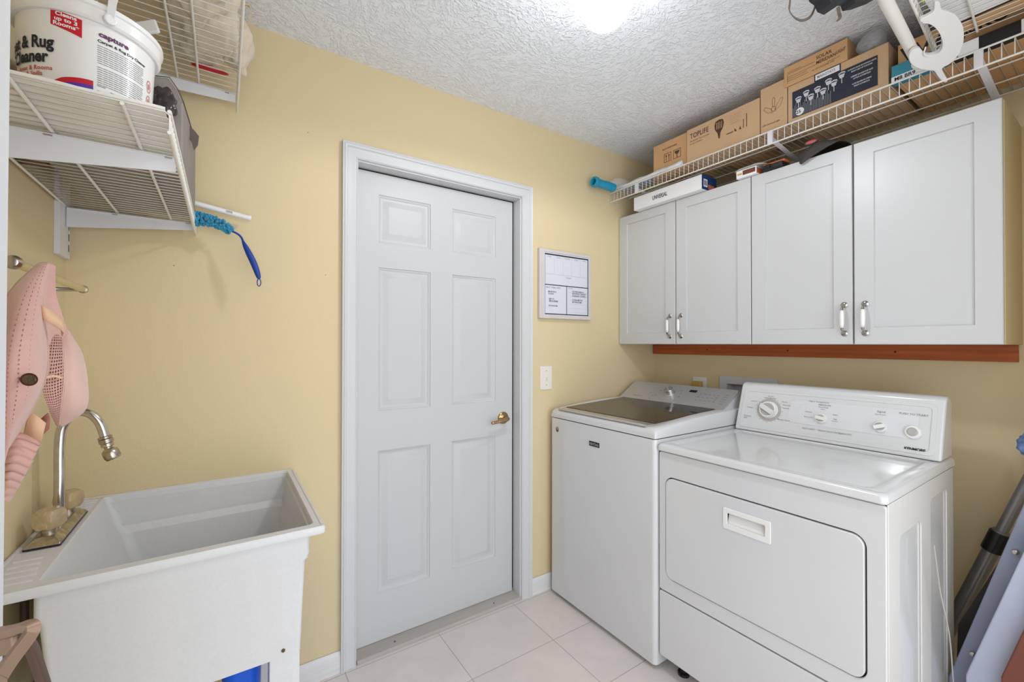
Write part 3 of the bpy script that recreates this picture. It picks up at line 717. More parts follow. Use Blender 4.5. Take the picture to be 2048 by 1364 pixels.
def hat():
    t = root('sun_hat', W(90, 850, 'y', 1.10), 'pink quilted sun hat with mesh crown and neck flap on the towel bar', 'hat')
    def loft(cols, yoff=0, n=6):
        'cols: list of control columns of (px, py, y); returns smooth rows'
        cc = [spl([W(a, b, 'y', y) for a, b, y in c], n) for c in cols]
        L = min(len(c) for c in cc); rows = []
        for i in range(L): rows.append(spl([c[i] for c in cc], 5))
        return rows
    # brim: left edge to right edge, bulging to the viewer
    L1 = [(78, 528, 1.17), (20, 585, 1.06), (-22, 690, .98), (-30, 780, .96), (-15, 900, 1.0), (-5, 960, 1.04)]
    L2 = [(86, 526, 1.16), (50, 590, 1.03), (22, 690, .935), (14, 780, .92), (10, 880, .96), (5, 930, 1.0)]
    L3 = [(94, 526, 1.16), (78, 592, 1.05), (68, 690, .97), (62, 780, .96), (32, 850, .99), (10, 905, 1.03)]
    L4 = [(97, 527, 1.17), (82, 596, 1.10), (94, 705, 1.07), (84, 770, 1.07), (44, 848, 1.08), (12, 898, 1.08)]
    rows = loft([L1, L2, L3, L4])
    m = MB(); m.grid(rows); m.build('brim', PINK, t, smooth=True, solid=.004)
    # rolled edge and stitched rows
    edge = [r[-1] for r in rows]; MB().tube(edge, .003, 8).build('brim_edge', PINK, t, smooth=True)
    m = MB()
    nc = len(rows[0])
    for c in (nc // 2 - 1, nc // 2 + 1, nc // 2 + 3, nc - 3, nc // 2 - 3):
        pts = [r[c] + Vector((.001, -.0035, 0)) for r in rows]
        dense = spl(pts, 5)
        for i in range(0, len(dense) - 1, 3): m.tube([dense[i], dense[i + 1]], .00055, 5)
    m.build('stitching', STITCH, t)
    # turned-up far side of the brim with its lining
    U1 = [(92, 530, 1.17), (76, 590, 1.16), (84, 640, 1.16), (96, 690, 1.16)]
    U2 = [(100, 527, 1.18), (92, 590, 1.20), (102, 640, 1.20), (108, 690, 1.20)]
    U3 = [(107, 531, 1.19), (108, 585, 1.22), (120, 628, 1.23), (134, 668, 1.23)]
    rows = loft([U1, U2, U3]); MB().grid(rows).build('brim_back', PINK, t, smooth=True, solid=.004)
    m = MB()
    for c in (2, 5, 8): m.tube([r[c] + Vector((0, -.003, 0)) for r in rows], .0012, 6)
    m.build('back_ribs', PINK, t, smooth=True)
    MB().tube([r[-1] for r in rows], .0028, 8).build('back_edge', PINK, t, smooth=True)
    # crown
    C1 = [(124, 655, 1.25), (126, 700, 1.19), (128, 760, 1.16), (122, 815, 1.17), (118, 850, 1.20)]
    C2 = [(130, 655, 1.25), (148, 700, 1.20), (154, 765, 1.17), (146, 820, 1.18), (124, 853, 1.21)]
    C3 = [(136, 662, 1.26), (164, 708, 1.24), (175, 768, 1.22), (171, 818, 1.22), (130, 850, 1.23)]
    C4 = [(132, 662, 1.30), (158, 708, 1.30), (166, 768, 1.30), (160, 815, 1.29), (126, 846, 1.27)]
    rows = loft([C1, C2, C3, C4]); m = MB().grid(rows); m.build('crown', PINK2, t, smooth=True, solid=.002)
    M1 = [(100, 655, 1.22), (90, 700, 1.16), (84, 770, 1.14), (98, 820, 1.15), (112, 850, 1.19)]
    M2 = [(114, 655, 1.23), (112, 700, 1.165), (104, 768, 1.145), (112, 820, 1.155), (117, 852, 1.195)]
    rows = loft([M1, M2, C1]); mm = MB(); mm.grid(rows, uv=True)
    mm.build('mesh_band', mesh_mat(), t, smooth=True)
    M1b = [(a, b, y + .012) for a, b, y in M1]; M2b = [(a, b, y + .012) for a, b, y in M2]; C1b = [(a, b, y + .012) for a, b, y in C1]
    MB().grid(loft([M1b, M2b, C1b])).build('lining', HATIN, t, smooth=True, solid=.001)
    s = [W(a, b, 'y', y) for a, b, y in ((86, 757, 1.125), (105, 752, 1.135), (124, 756, 1.15))]
    MB().bar(spl(s, 5), .002, .001).build('seam_tape', PINKT, t, smooth='auto')
    MB().tube(spl([W(a, b, 'y', y) for a, b, y in C1], 6), .0014, 6).build('crown_seam', PINK2, t, smooth=True)
    # elastic strap, folded
    def ribbon(pts, wd, name, m_):
        rows = [[W(a, b, 'y', y), W(a + wd[0], b + wd[1], 'y', y + .004)] for a, b, y in pts]
        MB().grid([spl([r[0] for r in rows], 5), spl([r[1] for r in rows], 5)]).build(name, m_, t, smooth=True, solid=.0016)
    ribbon([(74, 606, 1.05), (88, 614, 1.04), (106, 624, 1.05), (124, 637, 1.07), (122, 645, 1.09)], (2, 27), 'strap', PINKT)
    ribbon([(58, 824, 1.09), (74, 832, 1.085), (92, 846, 1.09)], (-10, 42), 'strap', PINKT)
    ribbon([(96, 826, 1.13), (100, 840, 1.12), (98, 858, 1.13)], (-14, 12), 'strap_tab', HATIN)
    # neck flap, gathered in ripples
    F1 = [(2, 880, 1.12), (-10, 925, 1.12), (-12, 965, 1.12), (0, 1000, 1.13)]
    F2 = [(42, 862, 1.11), (30, 905, 1.095), (18, 955, 1.09), (8, 1000, 1.11)]
    F3 = [(84, 880, 1.13), (66, 920, 1.12), (42, 965, 1.12), (22, 998, 1.13)]
    rows = loft([F1, F2, F3], n=16)
    for i, r in enumerate(rows):
        s = abs(math.sin(i * PI / 5.2)) ** .6
        for k, p in enumerate(r): p.y -= .009 * s; p.z -= .004 * math.sin(k / len(r) * PI)
    MB().grid(rows).build('neck_flap', PINK, t, smooth=True, solid=.003)
    # oval badge
    q = W(58, 759, 'y', .915); nd = (Vector(CAM) - q).normalized()
    m = MB(); rt = Vector((math.cos(R_(YAW)), -math.sin(R_(YAW)), 0)); up = Vector((0, 0, 1))
    for r_, h_, nm, mt in (((.0135, .0095), .004, 'badge_rim', COPPER), ((.0105, .0070), .0052, 'badge', PEWTER)):
        mm = MB(); n = 28; rows = []
        for rr, hh in ((1, -.002), (1, h_ - .001), (.92, h_), (.4, h_ + .001), (.001, h_ + .001)):
            rows.append([q + nd * hh + rt * r_[0] * rr * math.cos(2 * PI * k / n) + up * r_[1] * rr * math.sin(2 * PI * k / n) for k in range(n)])
        mm.grid(rows, True); mm.build(nm, mt, t, smooth=True)
    MB().tube([W(8, 757, 'y', .93), W(44, 759, 'y', .935)], .0008, 5).build('seam_thread', STITCH, t)
hat()

# ================================================================== UTILITY SINK
SX0, SX1, SY0, SY1, SZ = XL + .001, .222, 1.20, D - .001, .83
def sink():
    t = root('utility_sink', (-.08, 1.5, 0), 'white floor-standing laundry tub in the left corner', 'sink')
    ix0, ix1, iy0, iy1 = -.300, .196, 1.236, 1.800
    def ring(x0, x1, y0, y1, z, r=.012, n=4): return [(a, b, z) for a, b in rrect(x0, x1, y0, y1, r, n)]
    m = MB()
    outer = [ring(-.311, .190, 1.232, 1.795, SZ - .02), ring(-.311, .190, 1.232, 1.795, .752), ring(-.305, .181, 1.24, 1.79, .735), ring(-.286, .172, 1.25, 1.78, .497)]
    rows = list(reversed(outer)) + [ring(SX0 + .002, SX1 - .002, SY0 + .002, SY1, SZ - .020, .006), ring(SX0, SX1, SY0, SY1, SZ - .016, .007), ring(SX0, SX1, SY0, SY1, SZ - .004, .007), ring(SX0 + .003, SX1 - .003, SY0 + .003, SY1 - .001, SZ, .007), ring(SX0 + .008, SX1 - .008, SY0 + .008, SY1 - .003, SZ, .008),
            ring(SX0 + .010, SX1 - .010, SY0 + .010, SY1 - .004, SZ - .002, .008), ring(ix0 - .004, ix1 + .004, iy0 - .004, iy1 + .003, SZ - .002, .014), ring(ix0, ix1, iy0, iy1, SZ - .007, .016),
            ring(ix0 + .028, ix1 - .006, iy0 + .006, iy1 - .008, .735, .02), ring(ix0 + .045, ix1 - .02, iy0 + .018, iy1 - .030, .715, .025), ring(ix0 + .10, ix1 - .03, iy0 + .03, iy1 - .05, .54, .04), ring(ix0 + .12, ix1 - .05, iy0 + .05, iy1 - .07, .525, .04)]
    m.grid(rows, True); n = len(rows[0]); m.f.append(tuple(range(n))); L = (len(rows) - 1) * n; m.f.append(tuple(L + k for k in range(n)))
    m.build('basin', TUB, t, smooth='auto')
    # drainboard ridges on the narrow deck
    for y, xx in [(1.245 + k * .030, -.312 - .004 * k) for k in range(5)] + [(1.690 + k * .022, -.312) for k in range(5)]:
        MB().tube([(SX0 + .02, y, SZ - .0015), (xx, y, SZ - .0015)], .0032, 8).build('drain_ridge', TUB, t, smooth='auto')
    for x in (-.285, .100):
        for y in (1.252, 1.735):
            MB().box(x, x + .070, y, y + .042, 0, .498).build('leg', TUB, t, bevel=.003)
    MB().lathe([(.030, 0), (.030, .003), (.02, .004)], (-.05, 1.52, .526), n=24).build('drain', CHROME, t, smooth='auto')
    m = MB(); m.lathe([(.0045, 0), (.004, .002)], (.131, 1.2475, .515), (0, -1, 0), 14); m.build('screw', RUST, t)
    m = MB(); m.tube([W(114, 1285, 'y', 1.2435), W(118, 1289, 'y', 1.2435), W(116, 1293, 'y', 1.2435)], .0012, 6); m.build('chip', RUST, t)
    # trap and supply pipe under the deck
    m = MB(); m.tube(spl([(-.06, 1.52, .50), (-.06, 1.52, .36), (-.10, 1.52, .32), (-.18, 1.5, .34), (-.22, 1.5, .42), (-.30, 1.50, .44), (XL + .02, 1.5, .44)], 6), .019, 14)
    m.build('waste_pipe', PIPE, t, smooth=True)
    a = [(-.362, 1.40, .80), (-.362, 1.39, .74), (-.35, 1.36, .66), (-.33, 1.36, .60), (-.345, 1.40, .54), (XL + .010, 1.42, .50)]
    MB().tube(spl(a, 6), .007, 10).build('supply_hose', PIPE, t, smooth=True)
sink()
def faucet():
    z = SZ + .0005
    t = root('faucet', (-.345, 1.54, z), 'worn chrome faucet with two cloudy acrylic knobs on the sink deck', 'faucet')
    m = MB()
    b = [(-.374, 1.424), (-.314, 1.424), (-.314, 1.664), (-.374, 1.664)]; tp = [(-.360, 1.442), (-.328, 1.442), (-.328, 1.646), (-.360, 1.646)]
    m.add([(x, y, z) for x, y in b] + [(x, y, z + .006) for x, y in b] + [(x, y, z + .020) for x, y in tp], [(3, 2, 1, 0), (8, 9, 10, 11)] + [(i, (i + 1) % 4, (i + 1) % 4 + 4, i + 4) for i in range(4)] + [(i + 4, (i + 1) % 4 + 4, (i + 1) % 4 + 8, i + 8) for i in range(4)])
    m.build('base_plate', TARN, t, bevel=.002)
    MB().box(-.375, -.313, 1.423, 1.665, z - .0004, z + .0025).build('gasket', BLACK, t)
    cx, cy = -.343, 1.543
    sp = spl([(cx, cy, z + .018), (cx, cy, z + .12), (cx + .000, cy, z + .215), (cx + .006, cy - .001, z + .262), (cx + .028, cy - .004, z + .292), (cx + .056, cy - .008, z + .288), (cx + .076, cy - .011, z + .262), (cx + .087, cy - .013, z + .222)], 8)
    MB().tube(sp, .0105, 20).build('spout', CHROME, t, smooth='auto')
    m = MB(); m.lathe([(.015, 0), (.015, .006), (.0125, .012), (.0115, .016)], (cx, cy, z + .018), n=24)
    m.build('collar', CHROME, t, smooth='auto')
    d = (sp[-1] - sp[-3]).normalized(); e = sp[-1]
    m = MB(); m.lathe([(.0115, -.006), (.0148, -.004), (.0148, .000), (.0130, .001), (.0150, .003), (.0150, .012), (.0125, .014), (.0130, .017), (.0130, .022), (.0085, .024), (.0080, .030)], e, d, 24)
    m.build('nozzle_ring', TARN, t, smooth='auto')
    d2 = (d + Vector((.18, 0, 0))).normalized(); q = e + d * .030
    m = MB(); m.lathe([(.010, -.002), (.0165, .004), (.0178, .012), (.0178, .022), (.0150, .028), (.011, .027)], q, d2, 10)
    m.build('aerator', TARN, t, smooth='auto')
    for y in (1.468, 1.620):
        m = MB(); m.lathe([(.014, 0), (.014, .010), (.010, .014)], (cx, y, z + .019), n=20); m.build('stem', TARN, t, smooth='auto')
        mm = MB(); rows = []; n = 48
        for r_, h_ in ((.010, 0), (.021, .002), (.0265, .010), (.0290, .024), (.0275, .038), (.022, .045), (.010, .047)):
            rows.append([(cx + r_ * (1 + .09 * math.cos(5 * 2 * PI * k / n)) * math.cos(2 * PI * k / n), y + r_ * (1 + .09 * math.cos(5 * 2 * PI * k / n)) * math.sin(2 * PI * k / n), z + .030 + h_) for k in range(n)])
        mm.grid(rows, True); mm.f.append(tuple(reversed(range(n)))); mm.f.append(tuple(6 * n + k for k in range(n)))
        lab(mm.build('knob', ACRYL, t, smooth='auto'), 'cloudy fluted acrylic knob')
faucet()
# blue container below the tub
m = MB(); m.grid([[(a, b, z) for a, b in rrect(.0 - o, .088 + o, 1.30 - o, 1.62 + o, .03)] for z, o in ((.002, -.012), (.006, -.008), (.47, 0), (.475, .006), (.490, .006), (.490, -.002), (.03, -.014))], True)
n = 28; m.f.append(tuple(range(n))); m.f.append(tuple(6 * n + k for k in range(n)))
tag(m.build('plastic_bin', BLUE, smooth='auto'), 'bright blue plastic bin standing under the laundry tub', 'bin')

# brown folding step stool in the bottom left corner
def stool():
    t = root('step_stool', (-.15, .45, 0), 'tan metal folding step stool frame in the bottom left corner', 'step stool')
    apex = W(60, 1254, 'y', .545)
    f = W(-6, 1362, 'y', .50)
    dirn = (f - apex); k = (apex.z - .0) / -dirn.z; foot = apex + dirn * k
    pts = spl([W(-60, 1276, 'y', .56), W(20, 1262, 'y', .55), W(52, 1252, 'y', .545), W(64, 1255, 'y', .542), W(57, 1274, 'y', .538), W(18, 1326, 'y', .515), Vector(f)], 6) 
    end = Vector((-.17, .18, 0.012)); pts += spl([pts[-1], pts[-1].lerp(end, .5), end], 4)[1:]
    MB().bar(pts, .0032, .0046).build('front_rail', BRONZE, t, bevel=.0012)
    a = W(66, 1290, 'y', .57); b = W(88, 1368, 'y', .60); d = (b - a).normalized(); e = a + d * ((a.z - .012) / -d.z) if d.z < 0 else b
    e = Vector((-.03, .78, .012))
    MB().bar(spl([a + Vector((-.004, -.02, .012)), b, b.lerp(e, .5), e], 5), .0055, .0035).build('rear_leg', BROWND, t, bevel=.002)
    a = W(-50, 1302, 'y', .56); b = W(34, 1286, 'y', .55)
    MB().bar([a, b], .0085, .003).build('cross_slat', BRONZE, t, bevel=.003)
stool()

# ================================================================== DOOR WALL FITTINGS
def planner():
    x0, x1, z0, z1, yf = 1.372, 1.740, 1.437, 1.805, D - .020
    t = root('planner_board', (1.556, D, z0), 'square framed whiteboard weekly planner hanging beside the white door', 'whiteboard')
    fn = fr_door(yf)
    m = MB(); m.plate([[(x0, z0), (x1, z0), (x1, z1), (x0, z1)], [(x0 + .030, z0 + .018), (x0 + .030, z1 - .016), (x1 - .016, z1 - .016), (x1 - .016, z0 + .018)]], fn, -.0195, 0)
    m.build('frame', mat('pale greige frame', (206, 200, 196), .6, bump=(40, .1, .001, (1, 1, 8)), var=(20, .02)), t, bevel=.0015)
    MB().box(x0 + .01, x1 - .01, D - .016, D - .006, z0 + .01, z1 - .01).build('board', mat('whiteboard', (216, 217, 226), .25, var=(4, .01)), t)
    f2 = fr_door(D - .016)
    a0, a1, b0, b1 = x0 + .038, x1 - .018, z0 + .022, z1 - .022; mid = 1.617; cx = 1.561
    m = MB(); q = lambda u0, u1, v0, v1: m.add([(u0, v0, .0008), (u1, v0, .0008), (u1, v1, .0008), (u0, v1, .0008)], [(0, 1, 2, 3)], f2)
    q(a0, a1, b1 - .007, b1); q(a1 - .005, a1, b0, b1); q(a0, a0 + .002, b0, b1); q(a0, a1, b0, b0 + .005); q(a0, a1, mid - .002, mid + .0025); q(cx - .002, cx + .002, b0, mid)
    m.build('ruled_border', INK, t)
    m = MB()
    for k in range(1, 5): u = a0 + (a1 - a0) * k / 5; q(u, u + .0008, 1.675, b1 - .012)
    q(a0, a1, 1.674, 1.675)
    for k in range(6): q(cx + .01, a1 - .01, 1.475 + k * .022, 1.4756 + k * .022)
    m.build('grid_lines', LINK, t)
    MKR = mat('marker ink', (72, 72, 84), .6, var=(60, .1))
    for k, s in enumerate(('Monday', 'Tuesday', 'Wednesday', 'Thursday', 'Friday')): MB().text(s, .0085, f2, a0 + (a1 - a0) * (k + .5) / 5, b1 - .018, align='CENTER').build('printed_word', GINK, t)
    MB().text('Weekend', .009, f2, (a0 + a1) / 2 + .01, 1.660, align='CENTER').build('printed_word', GINK, t); MB().text('NEXT WEEK INFO', .0125, f2, a0 + .006, mid - .018).build('printed_word', GINK, t); MB().text('TO DO', .0095, f2, cx + .012, mid - .013).build('printed_word', GINK, t)
    for k, s in enumerate(('MORNING', 'CLEAN')): MB().text(s, .012, f2, a0 + .022, mid - .040 - k * .011, bold=.008).build('handwriting', MKR, t)
    for k, s in enumerate(('GET IT', 'GROCERIES')): MB().text(s, .0125, f2, a0 + .026, mid - .080 - k * .011, bold=.02).build('handwriting', MKR, t)
    MB().text('BATHROOM', .011, f2, a0 + .025, mid - .115, bold=.008).build('handwriting', MKR, t)
    for k, s in enumerate(('OUTSIDE MEALS', 'SHOPPING TARGET', 'WASHING TOWELS')): MB().text(s, .0118, f2, cx + .040, mid - .030 - k * .012, bold=.012).build('handwriting', MKR, t)
    for k, s in enumerate(('CLEAN METRO', 'BATHROOMS')): MB().text(s, .0118, f2, cx + .040, mid - .076 - k * .012, bold=.012).build('handwriting', MKR, t)
planner()
def switch():
    t = root('light_switch', (1.429, D, 1.06), 'ivory light switch plate on the yellow wall below the planner', 'light switch')
    MB().box(1.390, 1.468, D - .006, D, 1.058, 1.183).build('plate', BEIGEP, t, bevel=.003)
    MB().box(1.424, 1.434, D - .0075, D - .005, 1.108, 1.134).build('slot', mat('ivory plastic', (232, 228, 216), .35), t, bevel=.001)
    MB().box(1.4255, 1.4325, D - .016, D - .007, 1.112, 1.124).build('toggle', BEIGEP, t, bevel=.0015)
    for z in (1.083, 1.158): MB().lathe([(.0032, 0), (.0028, .0012)], (1.429, D - .006, z), (0, -1, 0), 12).build('screw', GREYB, t)
switch()

# ================================================================== CABINETS
def pull(parent, y, z0=1.343, z1=1.452, x=1.99, lean=0):
    'porcelain and nickel bow pull, an own sub-part'
    m = MB()
    for z in (z0, z1): m.lathe([(.0115, 0), (.0115, .002), (.009, .0045), (.004, .007)], (x, y, z), (-1, 0, 0), 20)
    zc = (z0 + z1) / 2; s = (z1 - z0) / 2
    for sg in (-1, 1):
        m.tube(spl([(x - .004, y, zc + sg * s), (x - .014, y, zc + sg * s * .92), (x - .023, y, zc + sg * s * .74)], 5), [.0032] * 10 + [.0036], 10)
        m.lathe([(.003, -.004), (.0062, .007)], (x - .0245, y, zc + sg * s * .76), (-.12 * 1, 0, -sg), 16)
    h = lab(m.build('handle', mat('polished nickel', (176, 172, 168), .16, 1.0, var=(40, .1)), parent, smooth='auto'), 'polished nickel pull with porcelain grip')
    return h
PORC = mat('porcelain', (238, 237, 234), .12, coat=.5, var=(8, .01))
def porcelain(parent, y, z0=1.343, z1=1.452, x=1.99):
    zc = (z0 + z1) / 2; s = (z1 - z0) / 2
    m = MB(); m.lathe([(.0050, -s * .62), (.0068, -s * .4), (.0074, 0), (.0068, s * .4), (.0050, s * .62)], (x - .0255, y, zc), (0, 0, 1), 20)
    return m
def cabinet(ya, yb, label, hy):
    'ya > yb: extent along the wall'
    z0, z1 = 1.300, 2.064; t = root('wall_cabinet', (2.16, (ya + yb) / 2, z0), label, 'cabinet', 'white wall cabinets')
    MB().box(2.010, XR - .0005, yb + .002, ya, z0, z1).build('carcass', CABW, t, bevel=.001, seg=1)
    if yb < .5: lab(MB().box(2.016, XR - .0006, yb, yb + .0018, z0 + .001, z1 - .001).build('side_panel', mat('beige cabinet side', (214, 196, 154), .5, var=(8, .02)), t), 'beige yellow end panel')
    mid = (ya + yb) / 2
    for i, (a, b) in enumerate(((ya - .001, mid + .003), (mid - .003, yb + .001))):
        m = MB(); st, rt_, rb = .060, .050, .062; fn = fr_right(1.99)
        zz0, zz1 = z0 + .001, z1 - .001
        # frame and shallow recessed panel as one skin
        prof = [(0, 0, 0, 0), (st, rb, rt_, 0), (st + .0015, rb + .0015, rt_ + .0015, .007), ]
        rows = [[(b, zz0, -.019), (a, zz0, -.019), (a, zz1, -.019), (b, zz1, -.019)], [(b, zz0, -.002), (a, zz0, -.002), (a, zz1, -.002), (b, zz1, -.002)], [(b + .002, zz0 + .002, 0), (a - .002, zz0 + .002, 0), (a - .002, zz1 - .002, 0), (b + .002, zz1 - .002, 0)],
                [(b + st, zz0 + rb, 0), (a - st, zz0 + rb, 0), (a - st, zz1 - rt_, 0), (b + st, zz1 - rt_, 0)], [(b + st + .002, zz0 + rb + .002, -.007), (a - st - .002, zz0 + rb + .002, -.007), (a - st - .002, zz1 - rt_ - .002, -.007), (b + st + .002, zz1 - rt_ - .002, -.007)]]
        m.grid([[fn(*p) for p in r] for r in rows], True); m.f.append((16, 17, 18, 19)); m.f.append((3, 2, 1, 0))
        d = m.build('door', CABW, t, smooth='auto')
        pull(d, hy[i]); porcelain(d, hy[i]).build('porcelain_grip', PORC, d, smooth=True)
    return t
cabinet(1.812, 1.026, 'white two-door wall cabinet farther from camera, in the corner by the planner', (1.453, 1.386))
cabinet(1.024, .262, 'white two-door wall cabinet nearer the camera, above the dryer', (.671, .606))
m = MB(); m.box(XR - .019, XR - .0005, .271, 1.808, 1.239, 1.2995)
bd = tag(m.build('ledger_board', WOODR, bevel=.001, seg=1), 'reddish brown stained wood board fixed to wall under the cabinets', 'board')
m = MB()
for y in (1.434, 1.010, .602): m.lathe([(.0042, 0), (.0036, .0008)], (XR - .019, y, 1.270), (-1, 0, 0), 14)
bd['_o'] = tuple(bd.location); o = m.build('screw_hole', INK, bd)

# ================================================================== OUTLETS
def outlets():
    t = root('wall_outlet', (XR, 1.49, 1.03), 'white outlet plate with yellow plug on wall behind the washer', 'outlet')
    MB().box(XR - .006, XR, 1.447, 1.533, .985, 1.108).build('plate', PLAST, t, bevel=.002)
    lab(MB().box(XR - .034, XR - .006, 1.468, 1.520, 1.045, 1.085).build('plug', YPLUG, t, bevel=.005), 'yellow plug')
    t = root('valve_box', (XR, 1.21, .95), 'white recessed laundry valve box in the wall between washer and dryer consoles', 'valve box')
    fn = fr_right(XR - .001)
    m = MB(); m.plate([[(1.062, .93), (1.367, .93), (1.367, 1.125), (1.062, 1.125)], [(1.105, .955), (1.105, 1.083), (1.325, 1.083), (1.325, .955)]], fn, 0, .008)
    m.build('flange', mat('light grey plastic', (206, 206, 212), .5, var=(8, .01)), t, bevel=.0015)
    m = MB(); x1, y0, y1, z0, z1 = XR + .075, 1.105, 1.325, .955, 1.083
    for b in ((x1, x1 + .004, y0, y1, z0, z1), (XR - .001, x1, y0 - .004, y0, z0, z1), (XR - .001, x1, y1, y1 + .004, z0, z1), (XR - .001, x1, y0, y1, z0 - .004, z0), (XR - .001, x1, y0, y1, z1, z1 + .004)): m.box(*b)
    m.build('recess', mat('light grey plastic', (206, 206, 212), .5), t)
    for y, mm in ((1.17, RUST), (1.26, BRASS)):
        m = MB(); m.lathe([(.012, 0), (.012, .04), (.016, .042), (.016, .052)], (XR + .035, y, .955), n=16); m.build('valve', mm, t, smooth='auto')
outlets()

# ================================================================== WASHER
def washer():
    x0, x1, y0, y1 = 1.433, 2.135, 1.116, 1.779
    t = root('washing_machine', (1.78, 1.45, 0), 'white top-load washer with dark glass lid beside the door wall', 'washing machine')
    body = rrect(x0, x1, y0, y1, .018, 6)
    m = MB(); rows = [[(a, b, z) for a, b in body] for z in (.020, .917)]; m.grid(rows, True); n = len(body); m.f += [tuple(range(n)), tuple(n + k for k in range(n))]
    m.build('cabinet_body', ENAM, t, smooth='auto')
    m = MB()
    for x in (x0 + .05, x1 - .05):
        for y in (y0 + .05, y1 - .05): m.lathe([(.02, 0), (.02, .008), (.012, .021)], (x, y, 0), n=16)
    m.build('foot', BLACK, t, smooth='auto')
    # top cover: front edge low, swelling up towards the console
    def ztop(x): s = max(0, min(1, (x - x0) / .50)); return .958 + .034 * math.sin(s * PI / 2)
    m = MB(); xs = [x0, x0 + .006, x0 + .02, x0 + .05, x0 + .10, x0 + .18, x0 + .27, x0 + .36, x0 + .45, x0 + .52, x0 + .58, x1]
    rows = []
    for i, x in enumerate(xs):
        e = (.012, .004, 0)[i] if i < 3 else 0
        zt = ztop(x) - (.020 if i == 0 else .006 if i == 1 else 0)
        zc = min(zt, .9655 + .026 * (x - 1.452) / .493 - .008); lo = .921; yy0, yy1 = y0 + e * .5, y1 - e * .5
        rows.append([(x, yy0, lo), (x, yy0, zt - .018), (x, yy0 + .005, zt - .006), (x, yy0 + .018, zt), (x, yy0 + .044, zt - .001), (x, yy0 + .050, zc), (x, yy1 - .038, zc), (x, yy1 - .032, zt - .001), (x, yy1 - .012, zt), (x, yy1 - .004, zt - .006), (x, yy1, zt - .018), (x, yy1, lo)])
    m.grid(rows, True); n = 12; m.f += [tuple(range(n)), tuple((len(rows) - 1) * n + k for k in range(n))]
    m.build('top_cover', ENAM, t, smooth='auto')
    # lid
    lx0, lx1, ly0, ly1 = 1.452, 1.945, 1.165, 1.742
    def zl(x): return .9655 + .026 * (x - lx0) / (lx1 - lx0)
    m = MB(); rows = []
    for x in [lx0 + (lx1 - lx0) * k / 10 for k in range(11)]:
        w_ = .012 if x == lx0 else 0
        rows.append([(x, ly0 + w_, zl(x) - .009), (x, ly0 + w_, zl(x) - .001), (x, ly0 + w_ + .003, zl(x)), (x, ly1 - w_ - .003, zl(x)), (x, ly1 - w_, zl(x) - .001), (x, ly1 - w_, zl(x) - .009)])
    m.grid(rows, True); m.f += [tuple(range(6)), tuple(60 + k for k in range(6))]
    lid = lab(m.build('lid', SILVT, t, smooth='auto'), 'lid with silver rim')
    m = MB(); rows = []
    for x in (lx0 + .052, lx1 - .002):
        rows.append([(x, ly0 + .008, zl(x) + .0012), (x, ly1 - .008, zl(x) + .0012)])
    m.grid(rows)
    lab(m.build('lid_glass', GLASSD, lid, solid=.0016), 'smoked glass window')
    m = MB(); m.tube([(lx0 - .002, ly0 + .012, zl(lx0) - .002), (lx0 - .002, ly1 - .012, zl(lx0) - .002)], .0055, 12); m.build('lid_grip', SILVT, lid, smooth='auto')
    # console: wedge with a sloping silver face
    a = Vector((1.945, 0, .986)); b = Vector((2.082, 0, 1.070))
    cy0, cy1 = 1.134, 1.762
    side = [(1.945, .984), (2.082, 1.068), (2.102, 1.066), (2.125, 1.04), (2.133, .985), (2.134, .93), (1.96, .93)]
    m = MB(); k = len(side)
    m.add([(x, cy0, z) for x, z in side] + [(x, cy1, z) for x, z in side], [tuple(range(k)), tuple(range(2 * k - 1, k - 1, -1))] + [(i, (i + 1) % k, (i + 1) % k + k, i + k) for i in range(k)])
    con = m.build('console', ENAM, t, bevel=.006, seg=3)
    dv = (b - a).normalized(); nv = Vector((-dv.z, 0, dv.x)); L = (b - a).length
    def fc(u, v, w): p = a + dv * v + nv * (w + .001); return (p.x, cy1 - u, p.z)     # u from the far end, v up the slope
    Wd = cy1 - cy0
    m = MB(); m.plate([rrect(-.006, Wd + .004, -.004, L + .006, .016)], fc, -.003, .004, .0015)
    face = lab(m.build('console_face', SILV, t, smooth='auto'), 'silver sloping control panel')
    def on(u, v, mm, name, mt, smooth='auto', parent=face): return mm.build(name, mt, parent, smooth=smooth)
    ku, kv = .288, .085
    m = MB(); q = Vector(fc(ku, kv, .004)); m.lathe([(.030, 0), (.030, .003), (.027, .005), (.0255, .026), (.023, .029), (.010, .030)], q, nv, 36)
    kn = on(0, 0, m, 'dial', SILVT)
    m = MB(); q2 = lambda u, v: Vector(fc(ku + u, kv + v, .0355)); m.bar([q2(-.014, .016), q2(.013, -.017)], .0015, .004); m.build('dial_ridge', SILV, kn)
    m = MB()
    u0, v0 = .388, .112
    m.add([(u0, v0, .0046), (u0 + .042, v0, .0046), (u0 + .042, v0 + .020, .0046), (u0, v0 + .020, .0046)], [(0, 1, 2, 3)], fc); lab(m.build('display', BLACK, face), 'small black display')
    m = MB()
    rnd = random.Random(2)
    for (u, v) in ((.165, .07), (.195, .045), (.190, .02), (.215, .10), (.335, .115), (.345, .092), (.352, .06), (.34, .03), (.21, .055)):
        m.add([(u, v, .0046), (u + .013, v, .0046), (u + .013, v + .003, .0046), (u, v + .003, .0046)], [(0, 1, 2, 3)], fc)
    for r in range(3):
        for c in range(5): u = .455 + c * .024; v = .105 - r * .026; m.add([(u, v, .0046), (u + .012, v, .0046), (u + .012, v + .0028, .0046), (u, v + .0028, .0046)], [(0, 1, 2, 3)], fc)
    for r in range(5):
        u = .585; v = .115 - r * .018; m.add([(u, v, .0046), (u + .022, v, .0046), (u + .022, v + .003, .0046), (u, v + .003, .0046)], [(0, 1, 2, 3)], fc)
